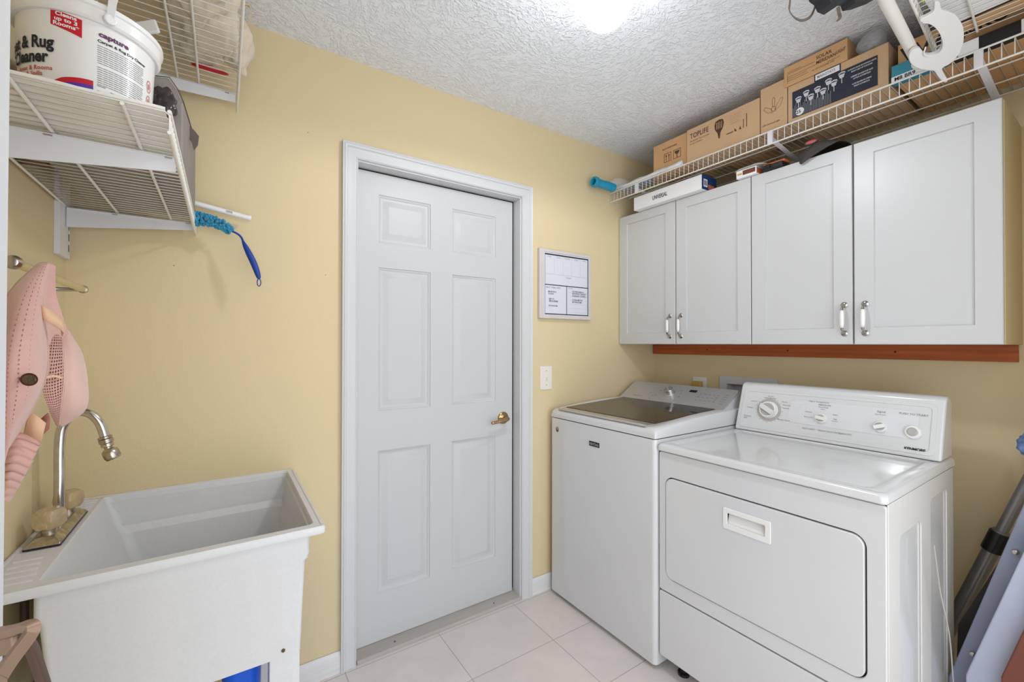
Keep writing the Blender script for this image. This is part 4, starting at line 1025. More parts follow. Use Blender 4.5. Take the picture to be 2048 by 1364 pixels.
    for r in range(4):
        u = .548; v = .105 - r * .018; m.add([(u, v, .0046), (u + .012, v, .0046), (u + .012, v + .003, .0046), (u, v + .003, .0046)], [(0, 1, 2, 3)], fc)
    m.text('BRAVOS XL', .010, fc, .075, .030, .0046, .02, sx=1.3); m.build('console_print', GINK, face)
    # badge and sticker
    m = MB(); fn = fr_right(x0); m.plate([[(1.4235, .825), (1.487, .825), (1.487, .8465), (1.4235, .8465)]], fn, .0, .003)
    bg = lab(m.build('badge', BLACK, t), 'black maker badge'); m = MB(); fnm = fr_rightm(x0)
    m.text('MAYTAG', .0155, fnm, -1.4552, .8303, .0036, .012, 'CENTER', .92); m.build('badge_letters', SILVT, bg)
    m = MB(); v, f = curve_polys([circ(1.722, .862, .013, 24, .016)]); m.add([(x, y, .0006) for x, y, z in v], f, fn); s = m.build('sticker', mat('sticker silver', (200, 190, 184), .4, .3, var=(200, .1)), t)
    m = MB(); v, f = curve_polys([circ(1.722, .860, .009, 20, .012), circ(1.721, .864, .004, 20, .006)]); m.add([(x, y, .0012) for x, y, z in v], f, fn); m.build('sticker_mark', COPPER, s)
washer()

# ================================================================== DRYER
def dryer():
    x0, x1, y0, y1 = 1.494, 2.175, .410, 1.100 + .045
    t = root('clothes_dryer', (1.78, .755, 0), 'white front-load dryer with dials, nearest appliance under the cabinets', 'dryer')
    XFN[0] = lambda p: tuple(CAM[i] + (p[i] - CAM[i]) * .97 for i in range(3))
    bx0 = x0 + .014
    m = MB(); m.box(bx0, x1, y0 + .005, y1, .030, .862)
    m.build('cabinet_body', ENAM, t, bevel=.004)
    MB().box(x0 + .0128, x0 + .0142, y0 + .004, y1 - .002, .035, .8645).build('seam_shade_plate', mat('dark seam shade', (38, 38, 40), .7, var=(10, .1)), t)  # dark plate behind the front, painted as the shade in its seams
    MB().box(x0 + .02, x1 - .01, y0 + .016, y1 - .01, .862, .8655).build('lid_seam_shade', mat('dark seam shade', (38, 38, 40), .7), t)  # dark slab painted as the shade in the seam below the lid
    fn = fr_side(y0 + .005)
    xa = x0 + .002
    m = MB(); m.plate([[(xa + .012, .03), (x1, .03), (x1, .862), (xa + .012, .862)], rrect(1.60, 1.80, .06, .755, .02), rrect(1.90, 2.09, .06, .80, .02)], fn, 0, .005, .002)
    lab(m.build('side_panel', ENAMSIDE, t, smooth='auto'), 'embossed side panel')
    fr = fr_right(x0)
    # upper front with a rounded opening, door in it, kick plate below
    m = MB(); m.plate([rrect(y0 + .001, y1 - .001, .2995, .861, .010, 4), rrect(.4550, 1.1140, .3550, .7655, .035, 8)], fr, -.0135, 0, .003)
    m.build('front_panel', ENAM, t, smooth='auto')
    m = MB(); m.plate([rrect(y0 + .001, y1 - .001, .030, .294, .008, 4)], fr, -.0135, 0, .003); m.build('kick_panel', ENAM, t, smooth='auto')
    hy0, hy1, hz0, hz1 = .712, .862, .652, .712
    m = MB(); m.plate([rrect(.4590, 1.1100, .3590, .7615, .031, 8), rrect(hy0, hy1, hz0, hz1, .003, 2)], fr, -.012, .004, .003)
    d = m.build('door', ENAM, t, smooth='auto')
    m = MB(); m.plate([rrect(hy0 - .006, hy1 + .006, hz0 - .007, hz1 + .007, .004, 2), rrect(hy0 + .012, hy1 - .010, hz0 + .012, hz1 - .010, .003, 2)], fr, .002, .0065, .0015)
    m.add([(hy0 + .010, hz0 + .010, -.0), (hy1 - .008, hz0 + .010, -.0), (hy1 - .008, hz1 - .008, -.012), (hy0 + .010, hz1 - .008, -.012)], [(0, 1, 2, 3)], fr)
    lab(m.build('handle', PLAST, d, smooth='auto'), 'recessed rectangular grip')
    # lid: rounded slab with shallow tray
    lx0, lx1, ly0, ly1, z0, z1 = x0 - .012, 2.20, y0 - .004, y1 + .004, .8655, .894
    R = lambda a, b, c_, d_, z, r: [(p, q, z) for p, q in rrect(a, b, c_, d_, r, 5)]
    tx0, tx1, ty0, ty1 = lx0 + .052, 2.045, ly0 + .050, ly1 - .045
    rows = [R(lx0 + .004, lx1, ly0 + .004, ly1 - .004, z0, .014), R(lx0, lx1, ly0, ly1, z0 + .004, .016), R(lx0 + .001, lx1, ly0 + .001, ly1 - .001, z1 - .010, .017), R(lx0 + .006, lx1 - .001, ly0 + .006, ly1 - .006, z1 - .003, .018), R(lx0 + .014, lx1 - .004, ly0 + .014, ly1 - .014, z1, .02),
            R(tx0 - .014, tx1 + .004, ty0 - .012, ty1 + .012, z1, .03), R(tx0, tx1, ty0, ty1, z1 - .0055, .03), R(tx0 + .01, tx1 - .004, ty0 + .01, ty1 - .01, z1 - .0062, .03)]
    m = MB(); m.grid(rows, True); n = len(rows[0]); m.f += [tuple(range(n)), tuple(7 * n + k for k in range(n))]
    m.build('lid', ENAM, t, smooth='auto')
    # console
    a = Vector((2.048, 0, .897)); b = Vector((2.118, 0, 1.105)); dv = (b - a).normalized(); nv = Vector((-dv.z, 0, dv.x)); L = (b - a).length
    cy0, cy1 = .414, 1.136
    side = [(2.048, .8955), (2.116, 1.098), (2.128, 1.112), (2.150, 1.117), (2.178, 1.110), (2.186, 1.09), (2.190, .8955)]
    m = MB(); k = len(side)
    ch = .012
    def sh(x, z): return 0
    m.add([(x, cy0, z) for x, z in side] + [(x, cy1, z) for x, z in side], [tuple(range(k)), tuple(range(2 * k - 1, k - 1, -1))] + [(i, (i + 1) % k, (i + 1) % k + k, i + k) for i in range(k)])
    con = m.build('console', ENAM, t, bevel=.009, seg=4)
    def fc(u, v, w): p = a + dv * v + nv * w; return (p.x, cy1 - u, p.z)
    Wd = cy1 - cy0
    m = MB(); m.plate([rrect(.020, Wd - .020, .014, L - .020, .016), rrect(.034, Wd - .034, .006 + .020, L - .032, .014)], fc, -.001, .0022, .001); m.build('console_rim', ENAM, con, smooth='auto')
    m = MB(); v, f = curve_polys([rrect(.225, .655, .065, .168, .03)]); m.add([(x, y, .0006) for x, y, z in v], f, fc); m.build('print_area', DIALR, con)
    def knob(u, v, r, h, grip, ang, name, lbl):
        q = Vector(fc(u, v, 0)); m = MB(); m.lathe([(r, 0), (r, .002), (r * .93, .004), (r * .90, h * .55), (r * .80, h * .6)], q, nv, 40)
        o = lab(m.build(name, PLAST, con, smooth='auto'), lbl)
        if grip:
            m = MB(); m.lathe([(r * .76, h * .5), (r * .76, h * .62)], q, nv, 32); m.build('dial_face', GREYB, o, smooth='auto')
            c, s = math.cos(ang) * r * .80, math.sin(ang) * r * .80
            m = MB(); m.bar([Vector(fc(u - c, v - s, h * .85)), Vector(fc(u + c, v + s, h * .85))], h * .35, r * .17); m.build('dial_grip', PLAST, o, bevel=.001)
        return o
    m = MB(); q = Vector(fc(.142, .108, 0)); m.lathe([(.052, 0), (.052, .0015), (.041, .002)], q, nv, 48); m.build('dial_ring', GREYB, con, smooth='auto')
    knob(.142, .108, .0395, .028, True, -.5, 'timer_dial', 'large white timer dial')
    knob(.352, .098, .021, .020, True, -.1, 'temperature_dial', 'white temperature dial')
    knob(.548, .094, .021, .020, True, .35, 'signal_dial', 'white signal dial')
    o = knob(.642, .090, .024, .016, False, 0, 'start_button', 'round start button')
    q = Vector(fc(.642, .090, 0)); MB().lathe([(.015, .008), (.015, .013), (.012, .015), (.006, .0145)], q, nv, 28).build('button_cap', GREYB, o, smooth='auto')
    m = MB()
    for k in range(20):
        an = 2 * PI * k / 20; u, v = .142 + .057 * math.cos(an), .108 + .057 * math.sin(an)
        m.lathe([(.0014, 0), (.0012, .0008)], fc(u, v, .0004), nv, 8)
    for s, u, v, sz in (('Air Dry', .130, .170, .006), ('Permanent Press', .115, .161, .006), ('Less Dry', .058, .140, .006), ('Normal', .045, .108, .006), ('Touch Up', .036, .066, .006), ('OFF', .036, .055, .007), ('Cottons', .190, .150, .006), ('More Dry', .198, .136, .006), ('Normal', .200, .122, .006), ('Wrinkle Guard', .182, .068, .0065),
                        ('Fabric Temperature', .300, .165, .007), ('MEDIUM', .336, .152, .009), ('Perm Press', .337, .144, .006), ('Low', .347, .136, .006), ('Delicate', .290, .118, .006), ('Extra Low', .288, .096, .006), ('Knits', .392, .118, .006), ('High', .394, .100, .006), ('Cottons', .390, .092, .005), ('Signal', .533, .150, .009), ('End of cycle', .528, .140, .005), ('PUSH TO START', .598, .152, .0085),
                        ('SOFT HEAT', .288, .045, .007), ('HEAVY DUTY EXTRA', .346, .045, .007), ('CAPACITY', .420, .045, .007)):
        MB().text(s, sz * 1.25, fc, u, v, .0014, .0, sx=1.05).build('console_print', GINK, con)
    m.build('dial_ticks', GINK, con)
    m = MB(); m.text('KENMORE', .0145, fc, .622, .0245, .0016, .035, sx=.85); m.build('maker_name', INK, con)
    XFN[0] = None
    pts = spl([W(1868, 1090, 'y', .372), W(1880, 1180, 'y', .365), W(1893, 1240, 'y', .36), W(1901, 1290, 'y', .36), (1.97, .37, .15), (2.05, .37, .006), (2.16, .36, .006)], 8)
    lab(MB().tube(pts, .0018, 8).build('power_cord', GREYB, t, smooth=True), 'thin pale cord hanging along its right side')
    for y in (y0 + .05, y1 - .10):
        for x in (x0 + .02, x1 - .12): MB().lathe([(.022, 0), (.022, .01), (.012, .012), (.012, .069)], (x, y, 0), n=16).build('foot', BLACK, t, smooth='auto')
dryer()
# ================================================================== THINGS ON THE LONG SHELF
DK = 2.2025    # deck top
def carton(name, label, y0, y1, z0, z1, x0=1.928, x1=2.27, m_=CARD, flap=.0, group='cartons on the long shelf'):
    t = root(name, ((x0 + x1) / 2, (y0 + y1) / 2, z0), label, 'box', group)
    MB().box(x0, x1, y0, y1, z0, z1).build('carton', m_, t, bevel=.0018)
    if flap:
        m = MB(); m.box(x0 - .0006, x1, (y0 + y1) / 2 - .0008, (y0 + y1) / 2 + .0008, z1 - .0002, z1 + .0006); m.build('flap_seam', CARDINK, t)
    return t
def prn(t, name, m_, x, fnc):
    m = MB(); fnc(m, fr_rightm(x)); return m.build(name, m_, t)
q4 = lambda m, fn, u0, u1, v0, v1, w=.0008: m.add([(u0, v0, w), (u1, v0, w), (u1, v1, w), (u0, v1, w)], [(0, 1, 2, 3)], fn)
XF = 1.928
# farthest carton with the handling symbols
t = carton('cardboard_box', 'kraft cardboard box with fragile symbols, farthest on the long shelf', 1.315, 1.520, DK, 2.372, 1.940, 2.20)
def f(m, fn):
    m.text('FLAT HARDWARE', .0115, fn, -1.462, 2.330, .0008, .01, sx=.95)
    for u in (-1.452, -1.395):
        for (a, b, c_, d_) in ((0, .044, 0, .0025), (0, .044, .0435, .046), (0, .0025, 0, .046), (.0415, .044, 0, .046)): q4(m, fn, u + a, u + b, 2.262 + c_, 2.262 + d_)
    for u in (-1.440, -1.423):
        q4(m, fn, u, u + .003, 2.268, 2.292); m.add([(u - .004, 2.291, .0008), (u + .007, 2.291, .0008), (u + .0015, 2.302, .0008)], [(0, 1, 2)], fn)
    v, fc = curve_polys([[(-1.388, 2.300), (-1.358, 2.300), (-1.362, 2.288), (-1.371, 2.282), (-1.371, 2.270), (-1.365, 2.267), (-1.381, 2.267), (-1.375, 2.270), (-1.375, 2.282), (-1.384, 2.288)]]); m.add([(x, y, .0008) for x, y, z in v], fc, fn)
prn(t, 'printed_symbols', CARDINK, 1.940, f)
# long kitchen-tool carton
t = carton('cardboard_box', 'long kraft box printed TOPLIFE with a spatula drawing', .955, 1.308, DK, 2.372, XF, 2.12, CARD2)
def f(m, fn):
    m.text('TOPLIFE', .034, fn, -1.290, 2.322, .0008, .012, sx=.80)
    m.text('304 Stainless Steel Utensils', .009, fn, -1.292, 2.305, .0008, sx=1.05); m.text('Kitchen Collection', .009, fn, -1.292, 2.292, .0008)
    for k in range(5): q4(m, fn, -1.088, -1.035 - .008 * (k % 2), 2.345 - k * .009, 2.3456 - k * .009)
    for u, hh in ((-1.012, .040), (-1.026, .060)): q4(m, fn, -2.038 - u, -2.038 - u + .003, 2.268, 2.268 + hh)
    m.add([(-1.044, 2.268, .0008), (-1.034, 2.268, .0008), (-1.039, 2.284, .0008)], [(0, 1, 2)], fn); m.add([(-1.066, 2.270, .0008), (-1.054, 2.266, .0008), (-1.064, 2.284, .0008)], [(0, 1, 2)], fn)
    m.text('utensils', .011, fn, -1.104, 2.268, .0008, .02)
prn(t, 'printed_words', CARDINK, XF, f)
def f(m, fn):
    cx, cz = -1.138, 2.318
    head = [(cx - .021, cz - .004), (cx - .023, cz + .016), (cx - .018, cz + .032), (cx, cz + .037), (cx + .018, cz + .032), (cx + .023, cz + .016), (cx + .019, cz - .006), (cx + .006, cz - .026), (cx + .003, cz - .052), (cx - .003, cz - .052), (cx - .008, cz - .026)]
    slots = [[(cx + s - .0016, cz - .006), (cx + s - .0016, cz + .026), (cx + s + .0016, cz + .026), (cx + s + .0016, cz - .006)] for s in (-.012, -.004, .004, .012)]
    v, fc = curve_polys([head] + slots); m.add([(x, y, .0008) for x, y, z in v], fc, fn)
prn(t, 'spatula_drawing', CARDINK, XF, f)
# carton behind it with a shipping label
t = carton('cardboard_box', 'small kraft box with white shipping label behind the long kraft box', 1.04, 1.195, DK, 2.432, 2.125, 2.27)
prn(t, 'shipping_label', PAPER, 2.125, lambda m, fn: q4(m, fn, -1.165, -1.075, 2.38, 2.428))
prn(t, 'barcode', GINK, 2.1246, lambda m, fn: [q4(m, fn, -1.108 + k * .004, -1.1062 + k * .004, 2.405, 2.425, .0012) for k in range(7)])
# tall carton with a three-blade lamp drawing
t = carton('cardboard_box', 'upright kraft box with a three-blade lamp drawing', .845, .951, DK, 2.402, XF, 2.10, CARD2)
def f(m, fn):
    cx, cz = -.898, 2.300
    def loop(p, th=.0011):
        n = len(p)
        for i in range(n):
            a = Vector(p[i]); b = Vector(p[(i + 1) % n]); d = (b - a).normalized(); nn = Vector((-d.y, d.x)) * th / 2
            m.add([(*(a - nn), .0008), (*(b - nn), .0008), (*(b + nn), .0008), (*(a + nn), .0008)], [(0, 1, 2, 3)], fn)
    loop(circ(cx, cz - .004, .009, 16)); loop([(cx - .004, cz + .006), (cx - .005, cz + .038), (cx, cz + .045), (cx + .006, cz + .036), (cx + .004, cz + .006)])
    loop([(cx - .008, cz - .001), (cx - .034, cz + .016), (cx - .040, cz + .008), (cx - .020, cz - .015), (cx - .006, cz - .013)])
    loop([(cx + .008, cz - .001), (cx + .030, cz + .030), (cx + .038, cz + .026), (cx + .026, cz - .004), (cx + .006, cz - .012)])
    loop([(cx - .012, cz - .018), (cx + .012, cz - .016)])
    m.text('LED Universal Light', .0088, fn, -.943, 2.236, .0008, .01, sx=1.0, shear=.0)
prn(t, 'lamp_drawing', CARDINK, XF, f)
# big path-light carton
t = carton('cardboard_box', 'large box with dark printed panel of eight path lamps', .518, .842, DK, 2.360, XF, 2.25, CARD2)
prn(t, 'dark_panel', NAVY, XF, lambda m, fn: q4(m, fn, -.825, -.548, 2.222, 2.330))
prn(t, 'path_lamp_base', LINK, XF, lambda m, fn: [q4(m, fn, -.822 + k * .0052, -.8208 + k * .0052, 2.224, 2.262 + .018 * ((k * 7) % 3) / 2, .0014) for k in range(26)])
def f(m, fn):
    for k, (u, v) in enumerate(((-.802, 2.292), (-.774, 2.304), (-.758, 2.282), (-.735, 2.300), (-.716, 2.284), (-.698, 2.312), (-.680, 2.298), (-.655, 2.316))):
        m.add([(u - .010, v, .0016), (u + .010, v, .0016), (u + .006, v - .014, .0016), (u - .006, v - .014, .0016)], [(0, 1, 2, 3)], fn)
        vv, fc = curve_polys([[(u - .012, v), (u - .010, v + .007), (u, v + .010), (u + .010, v + .007), (u + .012, v), (u + .008, v + .003), (u, v + .005), (u - .008, v + .003)]]); m.add([(x, y, .0016) for x, y, z in vv], fc, fn)
        q4(m, fn, u - .0012, u + .0012, v - .034, v - .014, .0016)
prn(t, 'path_lamp', mat('silver print', (206, 206, 212), .4, var=(300, .15)), XF, f)
prn(t, 'price_dot', PAPER, XF, lambda m, fn: m.add([(x, y, .0018) for x, y, z in curve_polys([circ(-.797, 2.240, .015, 28)])[0]], curve_polys([circ(-.797, 2.240, .015, 28)])[1], fn))
prn(t, 'dot_number', INK, XF, lambda m, fn: m.text('25', .018, fn, -.802, 2.234, .0024, .02, 'CENTER'))
prn(t, 'title_plate', PAPER, XF, lambda m, fn: q4(m, fn, -.742, -.662, 2.335, 2.357, .0012))
prn(t, 'title_border', NAVY, XF, lambda m, fn: q4(m, fn, -.746, -.658, 2.330, 2.3598, .0009))
prn(t, 'title_words', GINK, XF, lambda m, fn: m.text('MAINSTAYS', .0148, fn, -.736, 2.3405, .0018, .01, sx=.78))
def f(m, fn):
    for k, s in enumerate(('OUTDOOR SOLAR LED PATHWAY LIGHTS', 'BRIGHT LIGHT UP TO 8 HOURS', '', 'LUMIERES SOLAIRES POUR ALLEE', 'CAPTEUR AUTOMATIQUE', '', 'LUCES SOLARES DE CAMINO', 'SENSOR AUTOMATICO')):
        if s: m.text(s, .0072, fn, -.594, 2.316 - k * .0095, .0016, .01, 'CENTER', .62)
prn(t, 'panel_words', PAPER, XF, f)
# carton resting on the top of it
t = carton('cardboard_box', 'flat kraft box printed SOLAR MERIDIAN LIGHT stacked on the path lamp box', .636, .855, 2.361, 2.443, XF - .004, 2.12)
def f(m, fn):
    m.text('SOLAR', .018, fn, -.738, 2.415, .0008, .012, sx=.95); m.text('MERIDIAN', .018, fn, -.738, 2.396, .0008, .012, sx=.80); m.text('LIGHT', .018, fn, -.6715, 2.400, .0008, .012, sx=.60)
    m.text('4x 10W ROUND LED', .0080, fn, -.752, 2.377, .0008)
    for u0, u1, v in ((-.840, -.742, 2.410), (-.842, -.79, 2.416), (-.842, -.735, 2.396), (-.842, -.77, 2.388), (-.842, -.765, 2.380), (-.700, -.660, 2.386)): q4(m, fn, u0, u1, v, v + .0011)
    q4(m, fn, -.842, -.841, 2.372, 2.410)
prn(t, 'printed_words', CARDINK, XF - .004, f)
# clear bag with a plug in it
t = root('plastic_bag', (1.98, .585, 2.361), 'clear plastic bag holding a grey fitting on top of the path lamp box', 'bag')
m = MB(); m.blob((1.965, .572, 2.404), (.036, .046, .042), .014, 16, 28, .9, 1.0, flat_bottom=2.3615); m.build('film', CLEAR, t, smooth=True)
m = MB(); m.lathe([(.004, -.014), (.009, -.012), (.009, .004), (.006, .010)], (1.965, .580, 2.388), (.2, .4, .6), 16); m.build('fitting', GREYB, t, smooth='auto')
# cartons to the right end
t = carton('cardboard_box', 'kraft box with bold black letters, behind the white rod hook', .20, .500, DK + .001, 2.345, 1.955, 2.27)
carton('white_carton', 'plain white carton stacked on the bold lettered kraft box', .12, .40, 2.347, 2.432, 1.945, 2.25, PAPER)
prn(t, 'bold_letters', INK, 1.955, lambda m, fn: [m.text('WAY', .075, fn, -.492, 2.275, .0008, .02), m.text('LASKO', .045, fn, -.38, 2.285, .0008, .02)])
t = carton('flat_carton', 'teal and white flat box at the right end of long shelf', .372, .508, DK, 2.262, 1.918, 1.952, TEALC)
m = MB(); m.box(1.918 - .0012, 1.918, .372, .508, DK, DK + .020); m.build('white_band', PAPER, t)
prn(t, 'band_letters', INK, 1.918 - .0012, lambda m, fn: m.text('M8 BR9', .017, fn, -.500, DK + .004, .0008, .02))
t = carton('flat_carton', 'black and white packaged appliance at the near end of long shelf', .175, .362, DK, 2.245, 1.918, 1.952, mat('black gloss carton', (34, 34, 38), .35, var=(12, .3)))
MB().box(1.917, 1.918, .30, .345, DK + .002, DK + .040).build('white_print', PAPER, t); MB().box(1.917, 1.918, .18, .215, DK + .002, DK + .040).build('white_print', PAPER, t)
# things on the front-wall shelf
ZS = 2.2645
t = carton('white_carton', 'white carton with lime tag lying on the upper right wire shelf', .02, .36, ZS, 2.33, 1.50, 1.825, PAPER, group='cartons on the upper right shelf')
MB().box(1.60, 1.64, .3605, .363, ZS, ZS + .035).build('lime_tag', LIME, t)
t = carton('cardboard_box', 'kraft carton with dark edge lying on the upper right wire shelf', .02, .355, ZS, 2.36, 1.835, 1.90, CARD, group='cartons on the upper right shelf')
MB().box(1.832, 1.835, .02, .357, ZS, ZS + .03).build('dark_tape', BROWND, t)
# black bag with strap
def black_bag():
    t = root('backpack', (1.30, .25, ZS), 'black nylon backpack with grey strap hanging over the upper right shelf', 'backpack')
    m = MB(); m.blob((1.30, .27, 2.318), (.16, .17, .055), .05, 10, 32, .8, flat_bottom=ZS); m.build('bag_body', BLKF, t, smooth=True)
    m = MB(); 
    a = W(1618, 6, 'y', .425); b = W(1645, 22, 'y', .425)
    P = [W(x, y, 'y', .425) for x, y in ((1612, -12), (1618, 6), (1627, 12), (1634, 26), (1646, 31), (1656, 24), (1664, 14), (1680, 13), (1684, 24), (1700, 21), (1730, 10), (1756, -6), (1745, -30), (1612, -34))]
    n = len(P); Q = [p + Vector((0, -.03, .004)) for p in P]
    m.add([tuple(p) for p in P + Q], [tuple(range(n)), tuple(range(2 * n - 1, n - 1, -1))] + [(i, (i + 1) % n, (i + 1) % n + n, i + n) for i in range(n)])
    m.build('front_pocket', BLKF, t, bevel=.003)
    s = spl([W(x, y, 'y', yy) for x, y, yy in ((1584, -22, .41), (1582, 5, .43), (1581, 22, .44), (1592, 36, .45), (1606, 41, .45), (1622, 34, .445), (1631, 16, .435), (1634, -6, .42))], 6)
    rows = [[p + Vector((-.006, .0, 0)), p + Vector((.006, .004, .003))] for p in s]
    MB().grid(rows).build('strap', mat('grey brown webbing', (112, 100, 92), .8, bump=(200, .3, .001), var=(20, .06)), t, smooth=True, solid=.0022)
    s = spl([W(x, y, 'y', .43) for x, y in ((1676, 14), (1678, 26), (1680, 34), (1676, 41))], 4)
    MB().bar(s, .0012, .0035).build('strap_end', TAUPED, t)
black_bag()

# far end of the long shelf: paper, grabber in clear bag
t = root('picker_tool', W(1196, 365, 'x', 1.96), 'teal plastic tube in clear wrapping at the far end of long shelf', 'tool')
a = Vector((1.93, 1.775, 2.232)); pa = W(1187, 363, 'y', 1.755); pb = W(1222, 374, 'y', 1.755)
dd = (pb - pa).normalized()
m = MB(); m.lathe([(.016, .10), (.017, .008), (.019, 0), (.027, 0), (.029, .006), (.028, .022), (.024, .030), (.022, .040), (.024, .16)], pa, dd, 28, cap=False)
m.build('tube', TEALP, t, smooth='auto', solid=.0015)
m = MB(); c_ = pa + dd * .22; c_.z = max(c_.z, 2.235); m.blob(c_, (.10, .040, .028), .016, 16, 24, seed=2, flat_bottom=2.204); m.build('wrapping', CLEAR, t, smooth=True)
p = W(1262, 352, 'x', 1.97)
tag(MB().blob((1.99, 1.66, 2.222), (.03, .10, .0175), .006, 16, 18, .7, flat_bottom=2.204).build('wipes_pack', CLEAR2, smooth=True), 'translucent blue packet at the far end of long shelf', 'packet')
# sheet of white paper or film lying against the lip
rows = []
for k in range(13):
    y = 1.785 - k * .0375; rows.append([(1.922, y, 2.206 + .002 * math.sin(k)), (1.917 - .002 * math.sin(k * 2), y, 2.214), (1.925, y, 2.226 + .006 * k / 12 + .003 * math.sin(k * 1.7)), (1.936, y, 2.222 + .004 * math.sin(k)), (1.936, y, 2.206)])
m = MB().grid(rows)
tag(m.build('paper_roll', PAPER, smooth=True, solid=.001), 'crumpled white paper roll behind the shelf lip at its far end', 'paper')

# ================================================================== THINGS ON TOP OF THE CABINETS
CT = 2.0645
t = root('carton', (2.01, 1.45, CT), 'long white box with blue end lying on the far cabinet', 'box')
MB().box(1.950, 2.072, 1.240, 1.664, CT, 2.138).build('carton', PAPER, t, bevel=.0015)
MB().box(1.9496, 2.0725, 1.2388, 1.2415, CT + .0005, 2.1375).build('blue_end', BLUEB, t)
prn(t, 'printed_words', INK, 1.950, lambda m, fn: m.text('UNIVERSAL', .030, fn, -1.535, 2.090, .0008, .02, sx=.62))
m = MB(); fs = lambda u, v, w: (u, 1.2388 - w, v)
q4(m, fs, 1.960, 1.992, CT + .014, CT + .052); m.build('end_label', PAPER, t)
m = MB(); [q4(m, fs, 1.963 + k * .0042, 1.9652 + k * .0042, CT + .020, CT + .046, .0014) for k in range(6)]; m.build('barcode', INK, t)
m = MB(); q4(m, fs, 2.00, 2.05, CT + .006, CT + .030); m.build('end_picture', ORANGE, t)
t = root('carton', (2.0, 1.04, CT), 'small white and brown box on top of the cabinets at the middle', 'box')
MB().box(1.972, 2.035, .992, 1.082, CT, 2.100).build('carton', PAPER, t, bevel=.0015)
prn(t, 'brown_print', DBROWN, 1.972, lambda m, fn: q4(m, fn, -1.052, -.996, CT + .010, CT + .030))
prn(t, 'yellow_print', YPLUG, 1.972, lambda m, fn: q4(m, fn, -1.076, -1.056, CT + .014, CT + .022))
m = MB(); q4(m, lambda u, v, w: (u, .992 - w, v), 1.976, 2.031, CT + .004, CT + .030); m.build('end_print', ORANGE, t)
m = MB(); m.blob((2.01, 1.03, 2.1035), (.05, .07, .008), .004, 20, 16, .8, seed=5, flat_bottom=2.1005); tag(m.build('folded_cloth', mat('grey cloth', (176, 172, 170), .9, var=(20, .05), bump=(200, .3, .001)), smooth=True), 'folded grey cloth on the small white and brown box', 'cloth')
t = root('power_tool', (2.01, .92, CT), 'black and orange tool lying on top of the nearer cabinet', 'tool')
MB().box(1.975, 2.05, .885, .965, CT, CT + .022).build('body', BLACK, t, bevel=.004)
MB().box(1.985, 2.04, .880, .970, CT + .022, CT + .032).build('orange_top', ORANGE, t, bevel=.004)
MB().lathe([(.009, -.012), (.011, 0), (.009, .012)], (1.974, .945, CT + .012), (0, 1, 0), 20).build('wheel', BLACK, t, smooth='auto')
# pouch hanging over the cabinet edge
def pouch():
    t = root('pouch', (2.0, .76, CT), 'dark pouch with red oval badge drooping over the cabinet door', 'pouch')
    # slack flap resting on the cabinet top and folding over its front edge
    cols = [[(2.14, .86, CT + .03), (2.06, .85, CT + .034), (2.00, .835, CT + .026), (1.984, .825, CT + .012), (1.982, .822, CT - .004), (1.981, .820, CT - .014)],
            [(2.14, .80, CT + .045), (2.06, .80, CT + .050), (1.995, .800, CT + .042), (1.975, .803, CT + .020), (1.976, .812, CT - .008), (1.978, .818, CT - .018)],
            [(2.14, .74, CT + .05), (2.06, .735, CT + .055), (1.990, .745, CT + .052), (1.965, .765, CT + .030), (1.970, .795, CT - .002), (1.977, .815, CT - .020)],
            [(2.14, .68, CT + .02), (2.06, .672, CT + .03), (1.995, .680, CT + .030), (1.975, .700, CT + .020), (1.975, .755, CT + .003), (1.977, .813, CT - .022)]]
    cc = [spl(c, 6) for c in cols]; rows = [spl([c[i] for c in cc], 5) for i in range(len(cc[0]))]
    MB().grid(rows).build('flap', DGREYF, t, smooth=True, solid=.003)
    p = W(1622, 284, 'x', 1.968); rt = Vector((.25, -.95, .12)).normalized(); up = Vector((.35, .12, .93)).normalized(); nn = rt.cross(up); nn = nn if nn.x < 0 else -nn
    for sc, hh, nm, mt in ((1, .0, 'badge_rim', TAUPED), (.8, .002, 'badge', mat('pink red badge', (206, 92, 98), .5, var=(60, .1)))):
        n = 28; m = MB(); m.grid([[p + nn * (hh + q_) + rt * .022 * sc * r * math.cos(2 * PI * k / n) + up * .0095 * sc * r * math.sin(2 * PI * k / n) for k in range(n)] for r, q_ in ((1, -.001), (1, .002), (.001, .003))], True)
        m.build(nm, mt, t, smooth=True)
pouch()

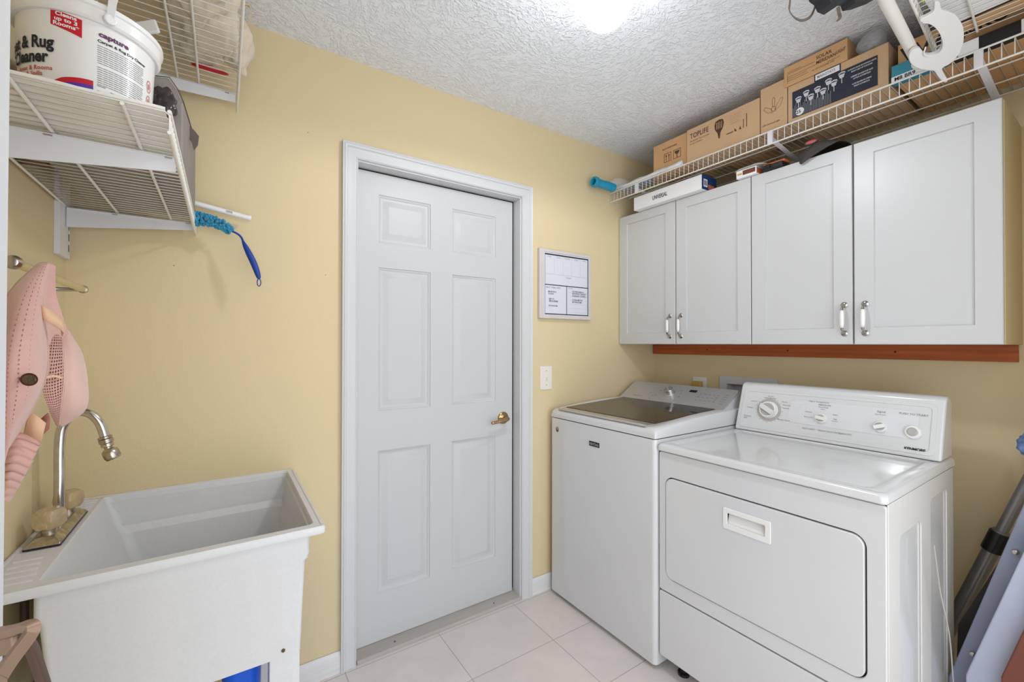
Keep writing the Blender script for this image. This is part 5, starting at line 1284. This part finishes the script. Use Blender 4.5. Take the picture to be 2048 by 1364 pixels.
# ================================================================== RIGHT CORNER
def right_corner():
    t = root('telescopic_pole', (2.24, .45, 0), 'grey telescopic metal pole leaning behind the dryer at right edge', 'pole')
    X = 2.235
    a = W(1904, 1246, 'x', X); b = W(2003, 1062, 'x', X); d = (b - a).normalized()
    foot = a + d * (-(a.z - .012) / d.z); top = b + d * .55
    MB().tube([foot, b], .0215, 20).build('outer_tube', GSTEEL, t, smooth='auto')
    MB().tube([b, top], .0165, 20).build('inner_tube', GSTEEL, t, smooth='auto')
    q = W(1987, 1096, 'x', X); q = a + d * ((q - a).dot(d)); MB().tube([q - d * .012, q + d * .062], .0275, 20).build('clamp', BLACK, t, bevel=.003)
    t = root('folding_table', (1.95, .30, 0), 'folded table with blue grey steel legs and brown top at right edge', 'table')
    def beam(p0, p1, X, name, mt, a_, b_, ext=0.0):
        A = W(*p0, 'x', X); B = W(*p1, 'x', X); dd = (B - A).normalized()
        A2 = Vector((A.x, A.y, .002)); B2 = B + dd * ext
        return MB().bar([A2, A, B2], a_, b_).build(name, mt, t, bevel=.004)
    beam((1922, 1364), (2055, 1063), 2.02, 'leg_rail', BGREY, .027, .012, .12)
    for px, py in ((2031, 1104), (1946, 1308)):
        p = W(px, py, 'x', 2.006); MB().lathe([(.008, 0), (.007, .005), (.003, .007)], p, (-1, 0, 0), 14).build('rivet', NICK, t, smooth='auto')
    beam((1964, 1364), (2060, 1166), 1.95, 'edge_rail', LGREY, .034, .010, .15)
    beam((2042, 1364), (2118, 1210), 1.93, 'table_top', DBROWN, .035, .03, .15)
    # dark fabric sling between pole and rails
    v = [W(1912, 1364, 'x', 2.12), W(1955, 1364, 'x', 2.12), W(2046, 1070, 'x', 2.12), W(2020, 1090, 'x', 2.12), W(1916, 1250, 'x', 2.12)]
    m = MB(); n = len(v); m.add([(p.x, p.y, p.z) for p in v] + [(p.x + .01, p.y, p.z) for p in v], [tuple(range(n)), tuple(range(2 * n - 1, n - 1, -1))] + [(i, (i + 1) % n, (i + 1) % n + n, i + n) for i in range(n)])
    m.build('fabric_sling', DGREYF, t)
    return W(2061, 892, 'x', 1.95)
p = right_corner()
tag(MB().blob((p.x, p.y, p.z), (.035, .022, .034), .010, 60, 20).build('duster_cloth', DENIM, smooth=True), 'fuzzy blue microfibre mop head at the right edge of the picture', 'cloth')

for o in bpy.data.objects:
    if '_o' in o: del o['_o']
